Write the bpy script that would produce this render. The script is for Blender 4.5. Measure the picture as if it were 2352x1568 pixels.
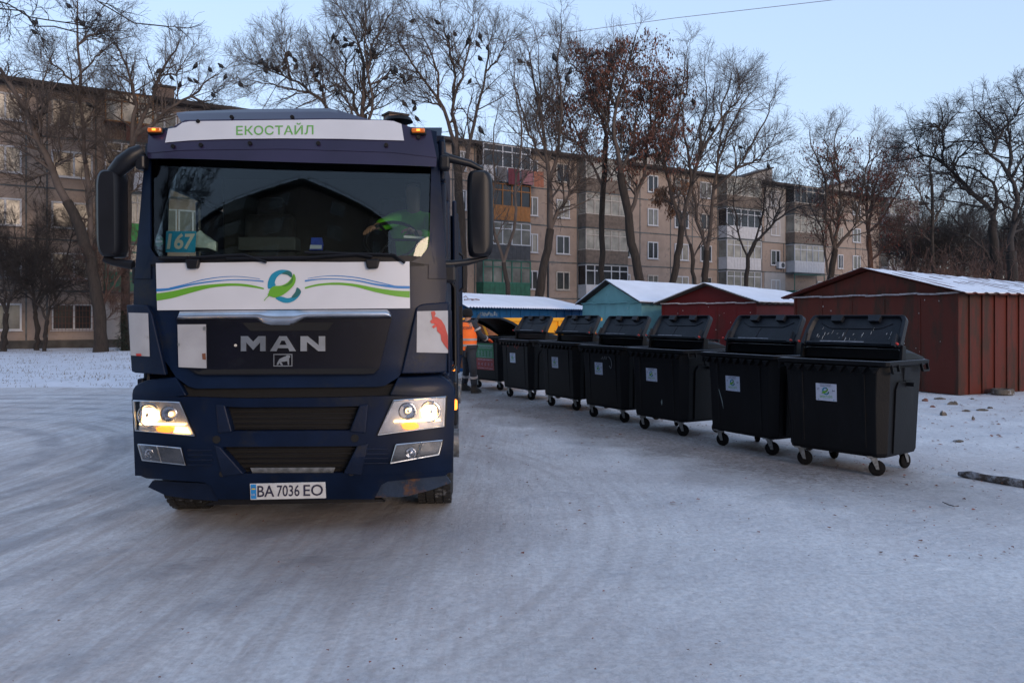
import bpy, math, random
import numpy as np
from mathutils import Vector, Matrix
R = math.radians
for o in list(bpy.data.objects): bpy.data.objects.remove(o)
scene = bpy.context.scene
COL = scene.collection
EYE = 1.68
# ---------------------------------------------------------------- camera
cam_d = bpy.data.cameras.new("camera"); cam = bpy.data.objects.new("camera", cam_d); COL.objects.link(cam)
cam.location = (0, 0, EYE); cam.rotation_euler = (R(90), 0, 0)
cam_d.sensor_width = 36; cam_d.lens = 28.01; cam_d.shift_y = -57 / 2352
cam_d.clip_start = .05; cam_d.clip_end = 3000
scene.camera = cam
# ---------------------------------------------------------------- sky and sun
SUN_EL, SUN_ROT = 4.0, 150.0
world = bpy.data.worlds.new("World"); scene.world = world; world.use_nodes = True
wn, wl = world.node_tree.nodes, world.node_tree.links
wn.clear()
sky = wn.new("ShaderNodeTexSky"); sky.sky_type = 'NISHITA'; sky.sun_disc = False
sky.sun_elevation = R(SUN_EL); sky.sun_rotation = R(SUN_ROT)
sky.air_density = 1.0; sky.dust_density = 0.5; sky.ozone_density = 2.0
bg = wn.new("ShaderNodeBackground"); bg.inputs[1].default_value = 0.115
wo = wn.new("ShaderNodeOutputWorld")
gm = wn.new("ShaderNodeGamma"); gm.inputs[1].default_value = .34          # thin high haze evens out the dusk sky
wb = wn.new("ShaderNodeMix"); wb.data_type = 'RGBA'; wb.blend_type = 'MULTIPLY'; wb.inputs[0].default_value = 1; wb.inputs[7].default_value = (.94, 1.05, 1.33, 1)
wl.new(sky.outputs[0], gm.inputs[0]); wl.new(gm.outputs[0], wb.inputs[6]); wl.new(wb.outputs[2], bg.inputs[0]); wl.new(bg.outputs[0], wo.inputs[0])
sl = bpy.data.lights.new("sun", 'SUN'); sl.energy = 0.3; sl.angle = R(20); sl.color = (1, .74, .54)
so = bpy.data.objects.new("sun", sl); COL.objects.link(so)
_sd = Vector((math.sin(R(SUN_ROT)) * math.cos(R(12)), math.cos(R(SUN_ROT)) * math.cos(R(12)), math.sin(R(12))))
so.rotation_euler = _sd.to_track_quat('Z', 'Y').to_euler(); so.location = (0, -20, 30)
scene.view_settings.view_transform = 'Standard'; scene.view_settings.look = 'None'
scene.view_settings.gamma = 1; scene.view_settings.exposure = 2.55
# ---------------------------------------------------------------- helpers
def at(px, py, Y):
    return ((px - 1176) / 1830 * Y, Y, EYE - (py - 727) / 1830 * Y)
def tag(o, label=None, cat=None, group=None, kind=None):
    if label: o['label'] = label
    if cat: o['category'] = cat
    if group: o['group'] = group
    if kind: o['kind'] = kind
    return o
def empty(name, loc=(0, 0, 0), rot=(0, 0, 0), label=None, cat=None, group=None):
    o = bpy.data.objects.new(name, None); COL.objects.link(o)
    o.empty_display_size = .1
    o.location = loc; o.rotation_euler = rot
    return tag(o, label, cat, group)
def smooth(me, on=True):
    me.polygons.foreach_set('use_smooth', [on] * len(me.polygons))
class MB:
    def __init__(s): s.v = []; s.f = []; s.m = []
    def add(s, vs, fs, mi=0):
        b = len(s.v); s.v += [tuple(v) for v in vs]
        for f in fs: s.f.append(tuple(b + i for i in f)); s.m.append(mi)
        return s
    def box(s, c, d, mi=0, rz=0, rx=0, ry=0):
        x, y, z = d[0] / 2, d[1] / 2, d[2] / 2
        vs = [Vector((a, b, e)) for a in (-x, x) for b in (-y, y) for e in (-z, z)]
        if rz or rx or ry:
            M = Matrix.Rotation(rz, 3, 'Z') @ Matrix.Rotation(ry, 3, 'Y') @ Matrix.Rotation(rx, 3, 'X')
            vs = [M @ v for v in vs]
        vs = [(v.x + c[0], v.y + c[1], v.z + c[2]) for v in vs]
        return s.add(vs, [(0, 1, 3, 2), (4, 6, 7, 5), (0, 4, 5, 1), (2, 3, 7, 6), (0, 2, 6, 4), (1, 5, 7, 3)], mi)
    def loft(s, rings, mi=0, caps=True, closed=True):
        n = len(rings[0]); vs = [p for r in rings for p in r]; fs = []
        for i in range(len(rings) - 1):
            for j in range(n if closed else n - 1):
                k = (j + 1) % n
                fs.append((i * n + j, i * n + k, (i + 1) * n + k, (i + 1) * n + j))
        if caps:
            fs.append(tuple(range(n))[::-1]); fs.append(tuple((len(rings) - 1) * n + j for j in range(n)))
        return s.add(vs, fs, mi)
    def tube(s, pts, r, n=8, mi=0):
        pts = [Vector(p) for p in pts]; rr = r if isinstance(r, (list, tuple)) else [r] * len(pts)
        rings = []; up = None
        for i, p in enumerate(pts):
            d = (pts[min(i + 1, len(pts) - 1)] - pts[max(i - 1, 0)]).normalized()
            if up is None: up = Vector((0, 0, 1)) if abs(d.z) < .9 else Vector((1, 0, 0))
            a = d.cross(up).normalized(); b = a.cross(d).normalized(); up = b
            rings.append([p + (a * math.cos(t) + b * math.sin(t)) * rr[i] for t in [2 * math.pi * k / n for k in range(n)]])
        return s.loft(rings, mi)
    def cyl(s, a, b, r, n=16, mi=0, r2=None):
        return s.tube([a, b], [r, r if r2 is None else r2], n, mi)
    def prism(s, poly, f3, d, mi=0):
        """poly = 2D outline, f3 maps (u,v,w) to 3D, extruded w from 0 to d"""
        n = len(poly)
        vs = [f3(u, v, 0) for u, v in poly] + [f3(u, v, d) for u, v in poly]
        fs = [tuple(range(n)), tuple(range(n, 2 * n))[::-1]]
        fs += [(j, n + j, n + (j + 1) % n, (j + 1) % n) for j in range(n)]
        return s.add(vs, fs, mi)
    def build(s, name, mats, parent=None, sm=False, bevel=0, seg=2, loc=None, tri=False):
        me = bpy.data.meshes.new(name); me.from_pydata(s.v, [], s.f)
        for m in (mats if isinstance(mats, (list, tuple)) else [mats]): me.materials.append(m)
        if len(me.polygons) == len(s.m) and any(s.m): me.polygons.foreach_set('material_index', s.m)
        me.validate(); me.update()
        import bmesh
        bm = bmesh.new(); bm.from_mesh(me); bmesh.ops.recalc_face_normals(bm, faces=bm.faces)
        if sm:
            for f in bm.faces: f.smooth = True
            for e in bm.edges:
                if len(e.link_faces) == 2 and e.calc_face_angle(0) > R(38): e.smooth = False
        bm.to_mesh(me); bm.free()
        o = bpy.data.objects.new(name, me); COL.objects.link(o)
        if parent: o.parent = parent
        if loc: o.location = loc
        if bevel:
            b = o.modifiers.new('bevel', 'BEVEL'); b.width = bevel; b.segments = seg; b.limit_method = 'ANGLE'; b.angle_limit = R(35)
            b.harden_normals = False
        return o
_txt = {}
def text_geo(body, bold=0.0, space=1.0):
    key = (body, bold, space)
    if key in _txt: return _txt[key]
    c = bpy.data.curves.new('t', 'FONT'); c.body = body; c.offset = bold; c.align_x = 'CENTER'; c.resolution_u = 3
    c.space_character = space
    o = bpy.data.objects.new('t', c); COL.objects.link(o)
    bpy.context.view_layer.update()
    me = bpy.data.meshes.new_from_object(o.evaluated_get(bpy.context.evaluated_depsgraph_get()))
    V = [(v.co.x, v.co.y) for v in me.vertices]; Fc = [tuple(p.vertices) for p in me.polygons]
    bpy.data.objects.remove(o); bpy.data.meshes.remove(me); bpy.data.curves.remove(c)
    x0, x1 = min(v[0] for v in V), max(v[0] for v in V)
    y0, y1 = min(v[1] for v in V), max(v[1] for v in V)
    V = [((x - x0) / (x1 - x0), (y - y0) / (y1 - y0)) for x, y in V]   # normalised to the unit square
    _txt[key] = (V, Fc)
    return _txt[key]
def add_text(mb, body, f3, mi=0, bold=0.0, space=1.0):
    """f3(u,v) maps the unit square (u right, v up) to 3D"""
    V, Fc = text_geo(body, bold, space)
    mb.add([f3(u, v) for u, v in V], Fc, mi)
def child_copy(o, parent=None):
    c = o.copy(); COL.objects.link(c); c.parent = parent
    for ch in o.children: child_copy(ch, c)
    return c
# ---------------------------------------------------------------- materials
def mat(name, col, rough=.6, metal=0, var=0, vscale=4, bump=0, bscale=30, coat=0, col2=None, dirt=None, dscale=2.0, damt=.5, spec=.5, stretch=None, emis=None, estr=0, alpha=1, trans=0):
    m = bpy.data.materials.new(name); m.use_nodes = True
    nt = m.node_tree; N, L = nt.nodes, nt.links
    p = N['Principled BSDF']
    p.inputs['Base Color'].default_value = (*col, 1); p.inputs['Roughness'].default_value = rough
    p.inputs['Metallic'].default_value = metal; p.inputs['Coat Weight'].default_value = coat
    p.inputs['Specular IOR Level'].default_value = spec; p.inputs['Coat Roughness'].default_value = .08
    if trans: p.inputs['Transmission Weight'].default_value = trans
    if emis: p.inputs['Emission Color'].default_value = (*emis, 1); p.inputs['Emission Strength'].default_value = estr
    if var or bump or dirt:
        tc = N.new('ShaderNodeTexCoord'); mp = N.new('ShaderNodeMapping'); L.new(tc.outputs['Object'], mp.inputs[0])
        if stretch: mp.inputs['Scale'].default_value = stretch
    last = None
    if var or col2:
        n = N.new('ShaderNodeTexNoise'); n.inputs['Scale'].default_value = vscale; n.inputs['Detail'].default_value = 5
        L.new(mp.outputs[0], n.inputs[0])
        r = N.new('ShaderNodeValToRGB'); r.color_ramp.elements[0].position = .32; r.color_ramp.elements[1].position = .68
        c2 = col2 or tuple(min(1, c * (1 + var)) for c in col); c1 = col if col2 else tuple(c * (1 - var) for c in col)
        r.color_ramp.elements[0].color = (*c1, 1); r.color_ramp.elements[1].color = (*c2, 1)
        L.new(n.outputs[0], r.inputs[0]); last = r.outputs[0]
    if dirt:
        n2 = N.new('ShaderNodeTexNoise'); n2.inputs['Scale'].default_value = dscale; n2.inputs['Detail'].default_value = 8; n2.inputs['Roughness'].default_value = .7
        L.new(mp.outputs[0], n2.inputs[0])
        r2 = N.new('ShaderNodeValToRGB'); r2.color_ramp.elements[0].position = 1 - damt; r2.color_ramp.elements[1].position = min(1, 1 - damt + .12)
        L.new(n2.outputs[0], r2.inputs[0])
        mx = N.new('ShaderNodeMix'); mx.data_type = 'RGBA'
        L.new(r2.outputs[0], mx.inputs[0])
        if last: L.new(last, mx.inputs[6])
        else: mx.inputs[6].default_value = (*col, 1)
        mx.inputs[7].default_value = (*dirt, 1); last = mx.outputs[2]
    if last: L.new(last, p.inputs['Base Color'])
    if bump:
        n3 = N.new('ShaderNodeTexNoise'); n3.inputs['Scale'].default_value = bscale; n3.inputs['Detail'].default_value = 6
        L.new(mp.outputs[0], n3.inputs[0])
        b = N.new('ShaderNodeBump'); b.inputs['Strength'].default_value = bump; b.inputs['Distance'].default_value = .02
        L.new(n3.outputs[0], b.inputs['Height']); L.new(b.outputs[0], p.inputs['Normal'])
    return m
def glass_mat(name, tint, gloss=1.0, rough=.02, ior=1.5, body=None, bamt=0):
    m = bpy.data.materials.new(name); m.use_nodes = True
    N, L = m.node_tree.nodes, m.node_tree.links; N.clear()
    out = N.new('ShaderNodeOutputMaterial'); t = N.new('ShaderNodeBsdfTransparent'); t.inputs[0].default_value = (*tint, 1)
    g = N.new('ShaderNodeBsdfGlossy'); g.inputs['Roughness'].default_value = rough; g.inputs[0].default_value = (gloss, gloss, gloss, 1)
    fr = N.new('ShaderNodeFresnel'); fr.inputs[0].default_value = ior
    mx = N.new('ShaderNodeMixShader'); L.new(fr.outputs[0], mx.inputs[0])
    src = t
    if body:
        d = N.new('ShaderNodeBsdfDiffuse'); d.inputs[0].default_value = (*body, 1)
        m0 = N.new('ShaderNodeMixShader'); m0.inputs[0].default_value = bamt; L.new(t.outputs[0], m0.inputs[1]); L.new(d.outputs[0], m0.inputs[2]); src = m0
    L.new(src.outputs[0], mx.inputs[1]); L.new(g.outputs[0], mx.inputs[2]); L.new(mx.outputs[0], out.inputs[0])
    return m
M = {}
M['navy'] = mat('navy_paint', (.0028, .0082, .026), .38, 0, .25, 3, .02, 60, .03, spec=.14, dirt=(.011, .014, .022), dscale=2.5, damt=.47)
M['navy_flat'] = mat('navy_plastic', (.0032, .0088, .027), .5, 0, .3, 4, .1, 40, 0, spec=.2, dirt=(.014, .015, .020), dscale=4, damt=.45)
M['black'] = mat('black_trim', (.004, .004, .006), .5, 0, .3, 6, .1, 80, spec=.25)
M['blackgloss'] = mat('black_gloss_panel', (.0025, .003, .008), .42, 0, .2, 3, 0, 1, 0, spec=.2, dirt=(.006, .007, .012), dscale=5, damt=.45)
M['void'] = mat('dark_cavity', (.004, .004, .005), .9)
M['mirror_shell'] = mat('grey_black_mirror_shell', (.007, .008, .012), .42, 0, .2, 5, .05, 120, spec=.3)
M['visor'] = mat('violet_tinted_visor', (.020, .016, .045), .3, 0, .2, 2, 0, 1, .15, spec=.35)
M['white'] = mat('white_vinyl', (.52, .53, .57), .4, 0, .04, 3)
M['whitedirty'] = mat('dirty_white_plate', (.32, .325, .35), .5, 0, .1, 5, dirt=(.2, .19, .17), dscale=9, damt=.36)
M['green'] = mat('green_print', (.10, .30, .015), .5)
M['green_txt'] = mat('green_lettering', (.11, .32, .06), .5)
M['blue'] = mat('blue_print', (.02, .16, .42), .5)
M['cyan'] = mat('cyan_print', (.0, .19, .31), .5)
M['teal'] = mat('dark_teal_print', (.01, .10, .10), .5)
M['darkgreen'] = mat('dark_green_print', (.04, .16, .02), .5)
M['chrome'] = mat('chrome', (.62, .65, .70), .30, 1, .15, 6, .05, 8)
M['lens'] = glass_mat('lamp_lens', (.92, .93, .95), .9)
M['reflector'] = mat('lamp_reflector', (.7, .7, .72), .18, 1, 0, 1, .3, 20)
M['lamp_housing'] = mat('lamp_housing', (.42, .42, .45), .35, .6, .2, 12)
M['hot'] = mat('headlight_bulb_glow', (1, .85, .6), .5, emis=(1, .58, .20), estr=2.6)
M['warm'] = mat('warm_bulb_glow', (1, .75, .4), .5, emis=(1, .55, .20), estr=.9)
M['amberhot'] = mat('amber_glow', (1, .5, .1), .5, emis=(1, .20, .010), estr=.50)
M['amber'] = mat('amber_lens', (.45, .10, .01), .3, emis=(1, .25, .02), estr=.03, coat=.4)
M['tyre'] = mat('tyre_rubber', (.012, .012, .013), .85, 0, .3, 20, .4, 30, dirt=(.16, .17, .19), dscale=10, damt=.42)
M['rubber'] = mat('castor_rubber', (.007, .007, .008), .85, 0, .4, 18, .2, 40, spec=.15)
M['galv'] = mat('galvanised_steel', (.20, .21, .22), .45, .6, .35, 25, .1, 60)
M['binplastic'] = mat('black_bin_plastic', (.0032, .0036, .0052), .50, 0, .25, 5, .10, 90, spec=.2, dirt=(.010, .011, .013), dscale=3.5, damt=.40, stretch=(1, 1, .3))
M['bininner'] = mat('scuffed_lid_inside', (.010, .013, .020), .52, 0, .3, 6, .15, 60, spec=.3, dirt=(.045, .05, .055), dscale=9, damt=.335, stretch=(1, 1, .25))
M['sticker'] = mat('sticker_white', (.42, .46, .58), .5, 0, .05, 20)
M['ink'] = mat('dark_ink', (.02, .02, .05), .6)
M['red'] = mat('red_paint', (.42, .022, .012), .5, 0, .2, 8)
M['glass'] = glass_mat('windscreen_glass', (.84, .91, .90), .48, .012, 1.6)
M['sideglass'] = glass_mat('side_glass', (.75, .84, .82), .8)
M['interior'] = mat('cab_interior', (.010, .011, .013), .8, 0, .2, 5)
M['seat'] = mat('seat_fabric', (.02, .02, .025), .9, 0, .3, 12)
M['frost'] = mat('frosty_edge', (.22, .24, .28), .8, 0, .3, 30)
def snow_mat(name, dirty=.0, scale=1.0):
    return mat(name, (.70, .74, .82), .75, 0, .05, 1.5 * scale, .35, 14 * scale, dirt=(.16, .13, .11), dscale=5 * scale, damt=dirty) if dirty else mat(name, (.72, .76, .84), .75, 0, .05, 1.5 * scale, .35, 14 * scale)
M['roofsnow'] = snow_mat('roof_snow', .27)
LOGO = dict(
 top=[(-110, -20), (-115, 30), (-90, 90), (-45, 122), (0, 132), (50, 125), (76, 104), (72, 70), (30, 100), (-12, 97), (-45, 70), (-60, 30), (-55, 6)],
 topdark=[(-5, 100), (20, 116), (50, 122), (76, 104), (72, 70), (38, 92)],
 bot=[(-56, -92), (-10, -122), (40, -131), (92, -114), (130, -80), (148, -40), (116, -8), (104, -42), (82, -80), (40, -93), (-10, -80)],
 botdark=[(148, -40), (116, -8), (104, -42), (70, -88), (112, -84)],
 leaf=[(-110, -55), (-100, -25), (-68, 2), (-10, 6), (40, 30), (72, 66), (90, 100), (106, 62), (92, 12), (42, -40), (-10, -74), (-60, -88), (-100, -76), (-118, -66)],
 leafdark=[(0, 4), (36, 16), (68, 50), (86, 84), (82, 40), (58, 14), (24, 0)],
 stem=[(-110, -72), (-132, -92), (-146, -112), (-140, -112), (-122, -90), (-104, -78)])
def crom(P, n=4, closed=True):
    out = []; N_ = len(P); g = (lambda i: P[i % N_]) if closed else (lambda i: P[max(0, min(N_ - 1, i))])
    for i in range(N_ if closed else N_ - 1):
        a, b, c, d = g(i - 1), g(i), g(i + 1), g(i + 2)
        for k in range(n):
            t = k / n
            out.append(tuple(.5 * (2 * b[q] + (c[q] - a[q]) * t + (2 * a[q] - 5 * b[q] + 4 * c[q] - d[q]) * t * t + (3 * b[q] - a[q] - 3 * c[q] + d[q]) * t ** 3) for q in (0, 1)))
    if not closed: out.append(tuple(P[-1]))
    return out
def add_logo(mb, f3, idx):
    """f3(u,v,w): u,v about -1..1, w = layer"""
    for k, w, mi in (('top', 0, idx[0]), ('bot', 0, idx[0]), ('topdark', 1, idx[1]), ('botdark', 1, idx[1]), ('leaf', 2, idx[2]), ('stem', 2, idx[2]), ('leafdark', 3, idx[3])):
        p = crom([(x / 132, y / 132) for x, y in LOGO[k]], 3)
        mb.prism(p, lambda u, v, q, w=w: f3(u, v, w + q), 1, mi)
# ---------------------------------------------------------------- the refuse truck (seen head on)
TL = Vector((-1.70, 6.09, 0)); TROT = (0, R(-.55), R(3.15))
truck = empty('refuse_truck', TL, TROT, 'dark blue refuse truck with lit headlights facing the camera', 'truck')
TM = Matrix.Translation(TL) @ (Matrix.Rotation(TROT[2], 4, 'Z') @ Matrix.Rotation(TROT[1], 4, 'Y'))
TI = TM.inverted()
def interp(x, xs, ys): return float(np.interp(x, xs, ys))
_pz = [.25, .45, .6, 1.12, 1.28, 2.05, 2.25, 2.45, 2.65, 2.85, 3.0, 3.10, 3.4]
_py = [.10, .03, 0, .02, .09, .15, .172, .203, .243, .292, .335, .37, .50]
def S(x, z): return interp(z, _pz, _py) + .07 * (x / 1.25) ** 2 + .085 * min(1.1, abs(x) / 1.25) ** 6
C0 = TI @ Vector((0, 0, EYE))
def tl(px, py, y):
    d = TI.to_3x3() @ Vector(((px - 1176) / 1830, 1, -(py - 727) / 1830))
    t = (y - C0.y) / d.y; p = C0 + d * t
    return p.x, p.z
def onS(px, py, off=0):
    y = .2
    for _ in range(6):
        x, z = tl(px, py, y); y = S(x, z) - off
    return Vector((x, y, z))
def samp(poly, n):
    """n points evenly along a pixel polyline"""
    P = [Vector(p) for p in poly]; L = [0]
    for a, b in zip(P, P[1:]): L.append(L[-1] + (b - a).length)
    out = []
    for i in range(n):
        t = L[-1] * i / (n - 1); k = 0
        while k < len(P) - 2 and L[k + 1] < t: k += 1
        w = (t - L[k]) / max(1e-9, L[k + 1] - L[k]); out.append(P[k].lerp(P[k + 1], min(1, max(0, w))))
    return out
def sheet(mb, top, bot, off=0, th=.02, nu=16, nv=6, mi=0, f=None, bulge=0):
    f = f or onS
    T, B = samp(top, nu), samp(bot, nu); n = nu
    fr, bk = [], []
    f0 = f
    if bulge: f = lambda a, b, c: f0(a, b, c + bulge * math.sin(math.pi * _j[0] / (nv - 1)))
    _j = [0]
    for j in range(nv):
        _j[0] = j
        for i in range(nu):
            q = T[i].lerp(B[i], j / (nv - 1)); p = f(q.x, q.y, off)
            fr.append(p); bk.append(Vector((p.x, p.y + th, p.z)))
    N = nu * nv; fs = []
    for j in range(nv - 1):
        for i in range(nu - 1):
            a = j * n + i; fs.append((a, a + 1, a + n + 1, a + n)); fs.append((N + a, N + a + n, N + a + n + 1, N + a + 1))
    for i in range(nu - 1):
        fs.append((i, N + i, N + i + 1, i + 1)); a = (nv - 1) * n + i; fs.append((a, a + 1, N + a + 1, N + a))
    for j in range(nv - 1):
        a = j * n; fs.append((a, a + n, N + a + n, N + a)); a = j * n + n - 1; fs.append((a, N + a, N + a + n, a + n))
    mb.add(fr + bk, fs, mi)
def part(name, m, top, bot, off=0, th=.02, nu=16, nv=6, parent=truck, bevel=0, label=None, bulge=0):
    mb = MB(); sheet(mb, top, bot, off, th, nu, nv, bulge=bulge)
    o = mb.build(name, m, parent, sm=True, bevel=bevel)
    if label: o['label'] = label
    return o
def decal(mb, pts, off, mi, th=.002):
    P = [onS(x, y, off) for x, y in pts]; n = len(P)
    c = onS(sum(p[0] for p in pts) / n, sum(p[1] for p in pts) / n, off)
    mb.add(P + [Vector((p.x, p.y + th, p.z)) for p in P] + [c], [(j, (j + 1) % n, 2 * n) for j in range(n)] + [tuple(range(n, 2 * n))[::-1]] + [(j, n + j, n + (j + 1) % n, (j + 1) % n) for j in range(n)], mi)
# --- cab shell: sides with window openings, roof, rear, floor
mb = MB()
XL, XR, YB = -1.23, 1.20, 2.35
cabx = [XL, XR]
def side(x, s):
    y0 = .36 if s > 0 else .34
    def b(ya, yb, za, zb, t=.06): mb.box((x - s * t / 2, (ya + yb) / 2, (za + zb) / 2), (t, yb - ya, zb - za))
    b(y0 + .02, YB, .98, 2.02); b(y0 + .17, YB, 2.80, 3.16); b(1.62, YB, 2.02, 2.80)
    # raked A pillar
    mb.prism([(y0 + .02, 2.02), (y0 + .42, 2.02), (y0 + .50, 2.80), (y0 + .17, 2.80)], lambda u, v, w: (x - s * w, u, v), .06)
for x, s in ((XL, -1), (XR, 1)): side(x, s)
mb.box(((XL + XR) / 2, YB - .03, 2.07), (XR - XL - .12, .06, 2.17))
mb.build('cab_shell', M['navy'], truck, bevel=.025)
MB().box(((XL + XR) / 2, 1.45, 3.17), (XR - XL - .02, 1.75, .05)).loft(
    [[(x * k, y, z) for x in (XL, XR)] for k, y, z in ((.97, .55, 3.13), (.97, .9, 3.34), (.94, 1.6, 3.42), (.9, YB, 3.40))], 0, False, False).build('roof', M['navy'], truck)
mb = MB(); mb.box((0, 1.35, 1.02), (2.3, 1.95, .08)); mb.box((0, YB - .09, 2.1), (2.3, .03, 2.1))
mb.box((0, .95, 1.55), (2.28, .55, .85)); mb.box((0, .62, 1.985), (2.26, .55, .05)); mb.box((0, 1.4, 3.12), (2.3, 1.6, .03))
mb.box((.62, .82, 2.03), (.62, .25, .16))
mb.build('dashboard', M['interior'], truck, bevel=.02)
for x in (.62, -.62):
    mb = MB(); mb.box((x, 1.75, 1.95), (.52, .5, .16)); mb.box((x, 2.02, 2.35), (.50, .14, .75), rx=R(-8)); mb.box((x, 2.08, 2.80), (.28, .12, .2))
    mb.build('seat', M['seat'], truck, bevel=.05)
for x in (XL + .03, XR - .03):
    mb = MB(); mb.add([(x, .72, 2.01), (x, 1.63, 2.01), (x, 1.63, 2.81), (x, .84, 2.81)], [(0, 1, 2, 3)]); mb.add([(x, .38, 2.01), (x, .78, 2.01), (x, .88, 2.81), (x, .56, 2.81)], [])
    mb.build('side_window', M['sideglass'], truck)
# steering wheel
mb = MB(); c = Vector((.70, 1.02, 2.36)); ax = Vector((0, -.75, .66)).normalized(); e1 = Vector((1, 0, 0)); e2 = ax.cross(e1)
mb.tube([c + (e1 * math.cos(t) + e2 * math.sin(t)) * .235 for t in [k * math.pi / 14 for k in range(29)]], .016, 6)
for t in (0, 2.1, 4.2): mb.cyl(c, c + (e1 * math.cos(t) + e2 * math.sin(t)) * .23, .014, 6)
mb.cyl(c - ax * .3, c, .03, 8); mb.build('steering_wheel', M['black'], truck, sm=True)
# --- front faces
# pillars either side of the windscreen and the header above
part('windscreen_pillar', M['navy'], [(335, 330), (344, 330)], [(308, 640), (346, 640)], .012, .05, 5, 14)
part('windscreen_pillar', M['navy'], [(992, 330), (1006, 330)], [(984, 640), (1026, 640)], .012, .05, 5, 14)
for pts in ([(332, 530), (338, 530), (341, 553), (347, 572), (358, 588), (380, 602), (334, 610)], [(1000, 520), (991, 530), (988, 553), (981, 572), (968, 588), (944, 602), (998, 610)]):
    mb = MB(); mb.prism(pts, lambda a, b, w: onS(a, b, .013 - w), .02); mb.build('corner_fillet', M['navy'], truck)
part('windscreen_header', M['navy'], [(340, 300), (360, 294), (960, 292), (1003, 302)], [(338, 366), (650, 350), (1003, 366)], .0, .06, 24, 5)
part('windscreen', M['glass'], [(340, 345), (1000, 345)], [(345, 602), (985, 602)], -.012, .006, 24, 10)
part('wiper_cowl', M['black'], [(345, 590), (370, 588), (950, 587), (975, 590)], [(345, 612), (975, 610)], .006, .03, 20, 3)
# visor with white banner and lettering
vis = part('sun_visor', M['visor'], [(342, 302), (388, 300), (420, 276), (760, 272), (900, 276), (940, 292), (990, 300)], [(337, 352), (420, 345), (650, 342), (900, 350), (1003, 362)], .07, .012, 30, 6)
part('visor_lower_edge', M['visor'], [(338, 352), (420, 346), (650, 342), (900, 350), (1003, 361)], [(340, 364), (420, 364), (650, 372), (900, 379), (1002, 383)], .065, .01, 30, 4)
def rooffn(px, py, off):
    y = .9
    for _ in range(4):
        x, z = tl(px, py, y); y = .34 + (z - 3.12) * 1.4 + .1 * x * x - off
    return Vector((x, y, z))
mb = MB(); sheet(mb, [(405, 259), (425, 256), (560, 251), (762, 249), (790, 257), (847, 275)], [(405, 262), (412, 280), (560, 286), (762, 286), (790, 286), (847, 286)], 0, .015, 20, 5, 0, rooffn)
mb.build('visor_top_wing', M['visor'], truck, sm=True)
mb = MB(); mb.box((0, 1.25, 3.23), (1.5, .9, .22)); mb.build('roof_hatch', M['navy'], truck, bevel=.06)
part('visor_banner', M['white'], [(386, 296), (398, 295), (412, 291), (421, 279), (760, 274.5), (900, 277), (922, 285)], [(379, 327.6), (430, 323), (520, 319.5), (650, 318), (780, 319), (928, 323)], .078, .004, 30, 5)
mb = MB(); add_text(mb, 'ЕКОСТАЙЛ', lambda u, v: onS(542.5 + 177.5 * u, 310.5 - 1.5 * u - 27 * v, .081), 0, .011, 1.02)
mb.build('banner_lettering', M['green_txt'], truck)
for px, py in ((455, 276), (532, 266), (671, 266), (397, 333), (461, 330), (574, 326), (731, 326), (887, 330), (961, 312)):
    p = onS(px, py + 3, .085); mb = MB(); mb.cyl((p.x, p.y - .006, p.z), (p.x, p.y + .02, p.z), .016, 12); mb.build('visor_bolt', M['black'], truck, sm=True)
# front flap with banner
part('front_flap', M['navy'], [(308, 640), (345, 606), (650, 600), (984, 602), (1026, 640)], [(306, 712), (352, 716), (650, 714), (950, 712), (1022, 705)], .0, .06, 24, 6)
part('front_banner', M['white'], [(358, 604.4), (500, 603), (640, 600.8), (780, 602), (940.6, 600.4)], [(361, 712.4), (941.8, 708)], .014, .004, 30, 8)
mb = MB()
def stripe(T, B, mi):
    T, B = crom(T, 5, False), crom(B, 5, False)
    sheet(mb, T, B, .0165, .002, 40, 2, mi)
fx = lambda x, y: (321.6 + .293 * x, 505.3 + .293 * y)
G = lambda pts: [fx(*p) for p in pts]
stripe(G([(128, 575), (250, 558), (400, 525), (550, 505), (720, 496), (850, 505), (970, 532)]), G([(130, 632), (250, 612), (400, 570), (550, 532), (720, 516), (850, 524), (970, 543)]), 0)
stripe(G([(128, 538), (230, 532), (400, 500), (550, 478), (720, 465), (850, 467), (968, 476)]), G([(128, 560), (230, 550), (400, 512), (550, 488), (720, 472), (850, 475), (968, 486)]), 1)
stripe(G([(230, 530), (350, 502), (500, 463), (650, 443), (780, 441), (940, 459)]), G([(230, 534), (350, 508), (500, 470), (650, 448), (780, 445), (940, 463)]), 1)
stripe(G([(1292, 526), (1400, 500), (1540, 490), (1680, 500), (1850, 532), (2000, 552), (2114, 556)]), G([(1292, 540), (1400, 515), (1540, 508), (1680, 522), (1850, 566), (2000, 596), (2114, 608)]), 0)
stripe(G([(1292, 471), (1400, 460), (1540, 459), (1700, 470), (1850, 498), (2000, 514), (2114, 517)]), G([(1292, 484), (1400, 468), (1540, 466), (1700, 480), (1850, 512), (2000, 534), (2114, 538)]), 1)
stripe(G([(1315, 456), (1420, 440), (1540, 434), (1700, 448), (1850, 480), (1990, 512)]), G([(1315, 460), (1420, 444), (1540, 440), (1700, 455), (1850, 488), (1990, 518)]), 1)
mb.build('banner_waves', [M['green'], M['blue']], truck)
mb = MB(); add_logo(mb, lambda u, v, w: onS(648.6 + 38.3 * u, 657.6 - 38.3 * v, .0165 + w * .0015), (0, 1, 2, 3))
mb.build('banner_emblem', [M['cyan'], M['teal'], M['green'], M['darkgreen']], truck)
for px in (441, 855):
    mb = MB(); sheet(mb, [(px - 17, 595), (px + 17, 594)], [(px - 12, 617), (px + 12, 616)], .06, .06, 5, 3); mb.build('wiper_mount', M['black'], truck, bevel=.012)
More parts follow.
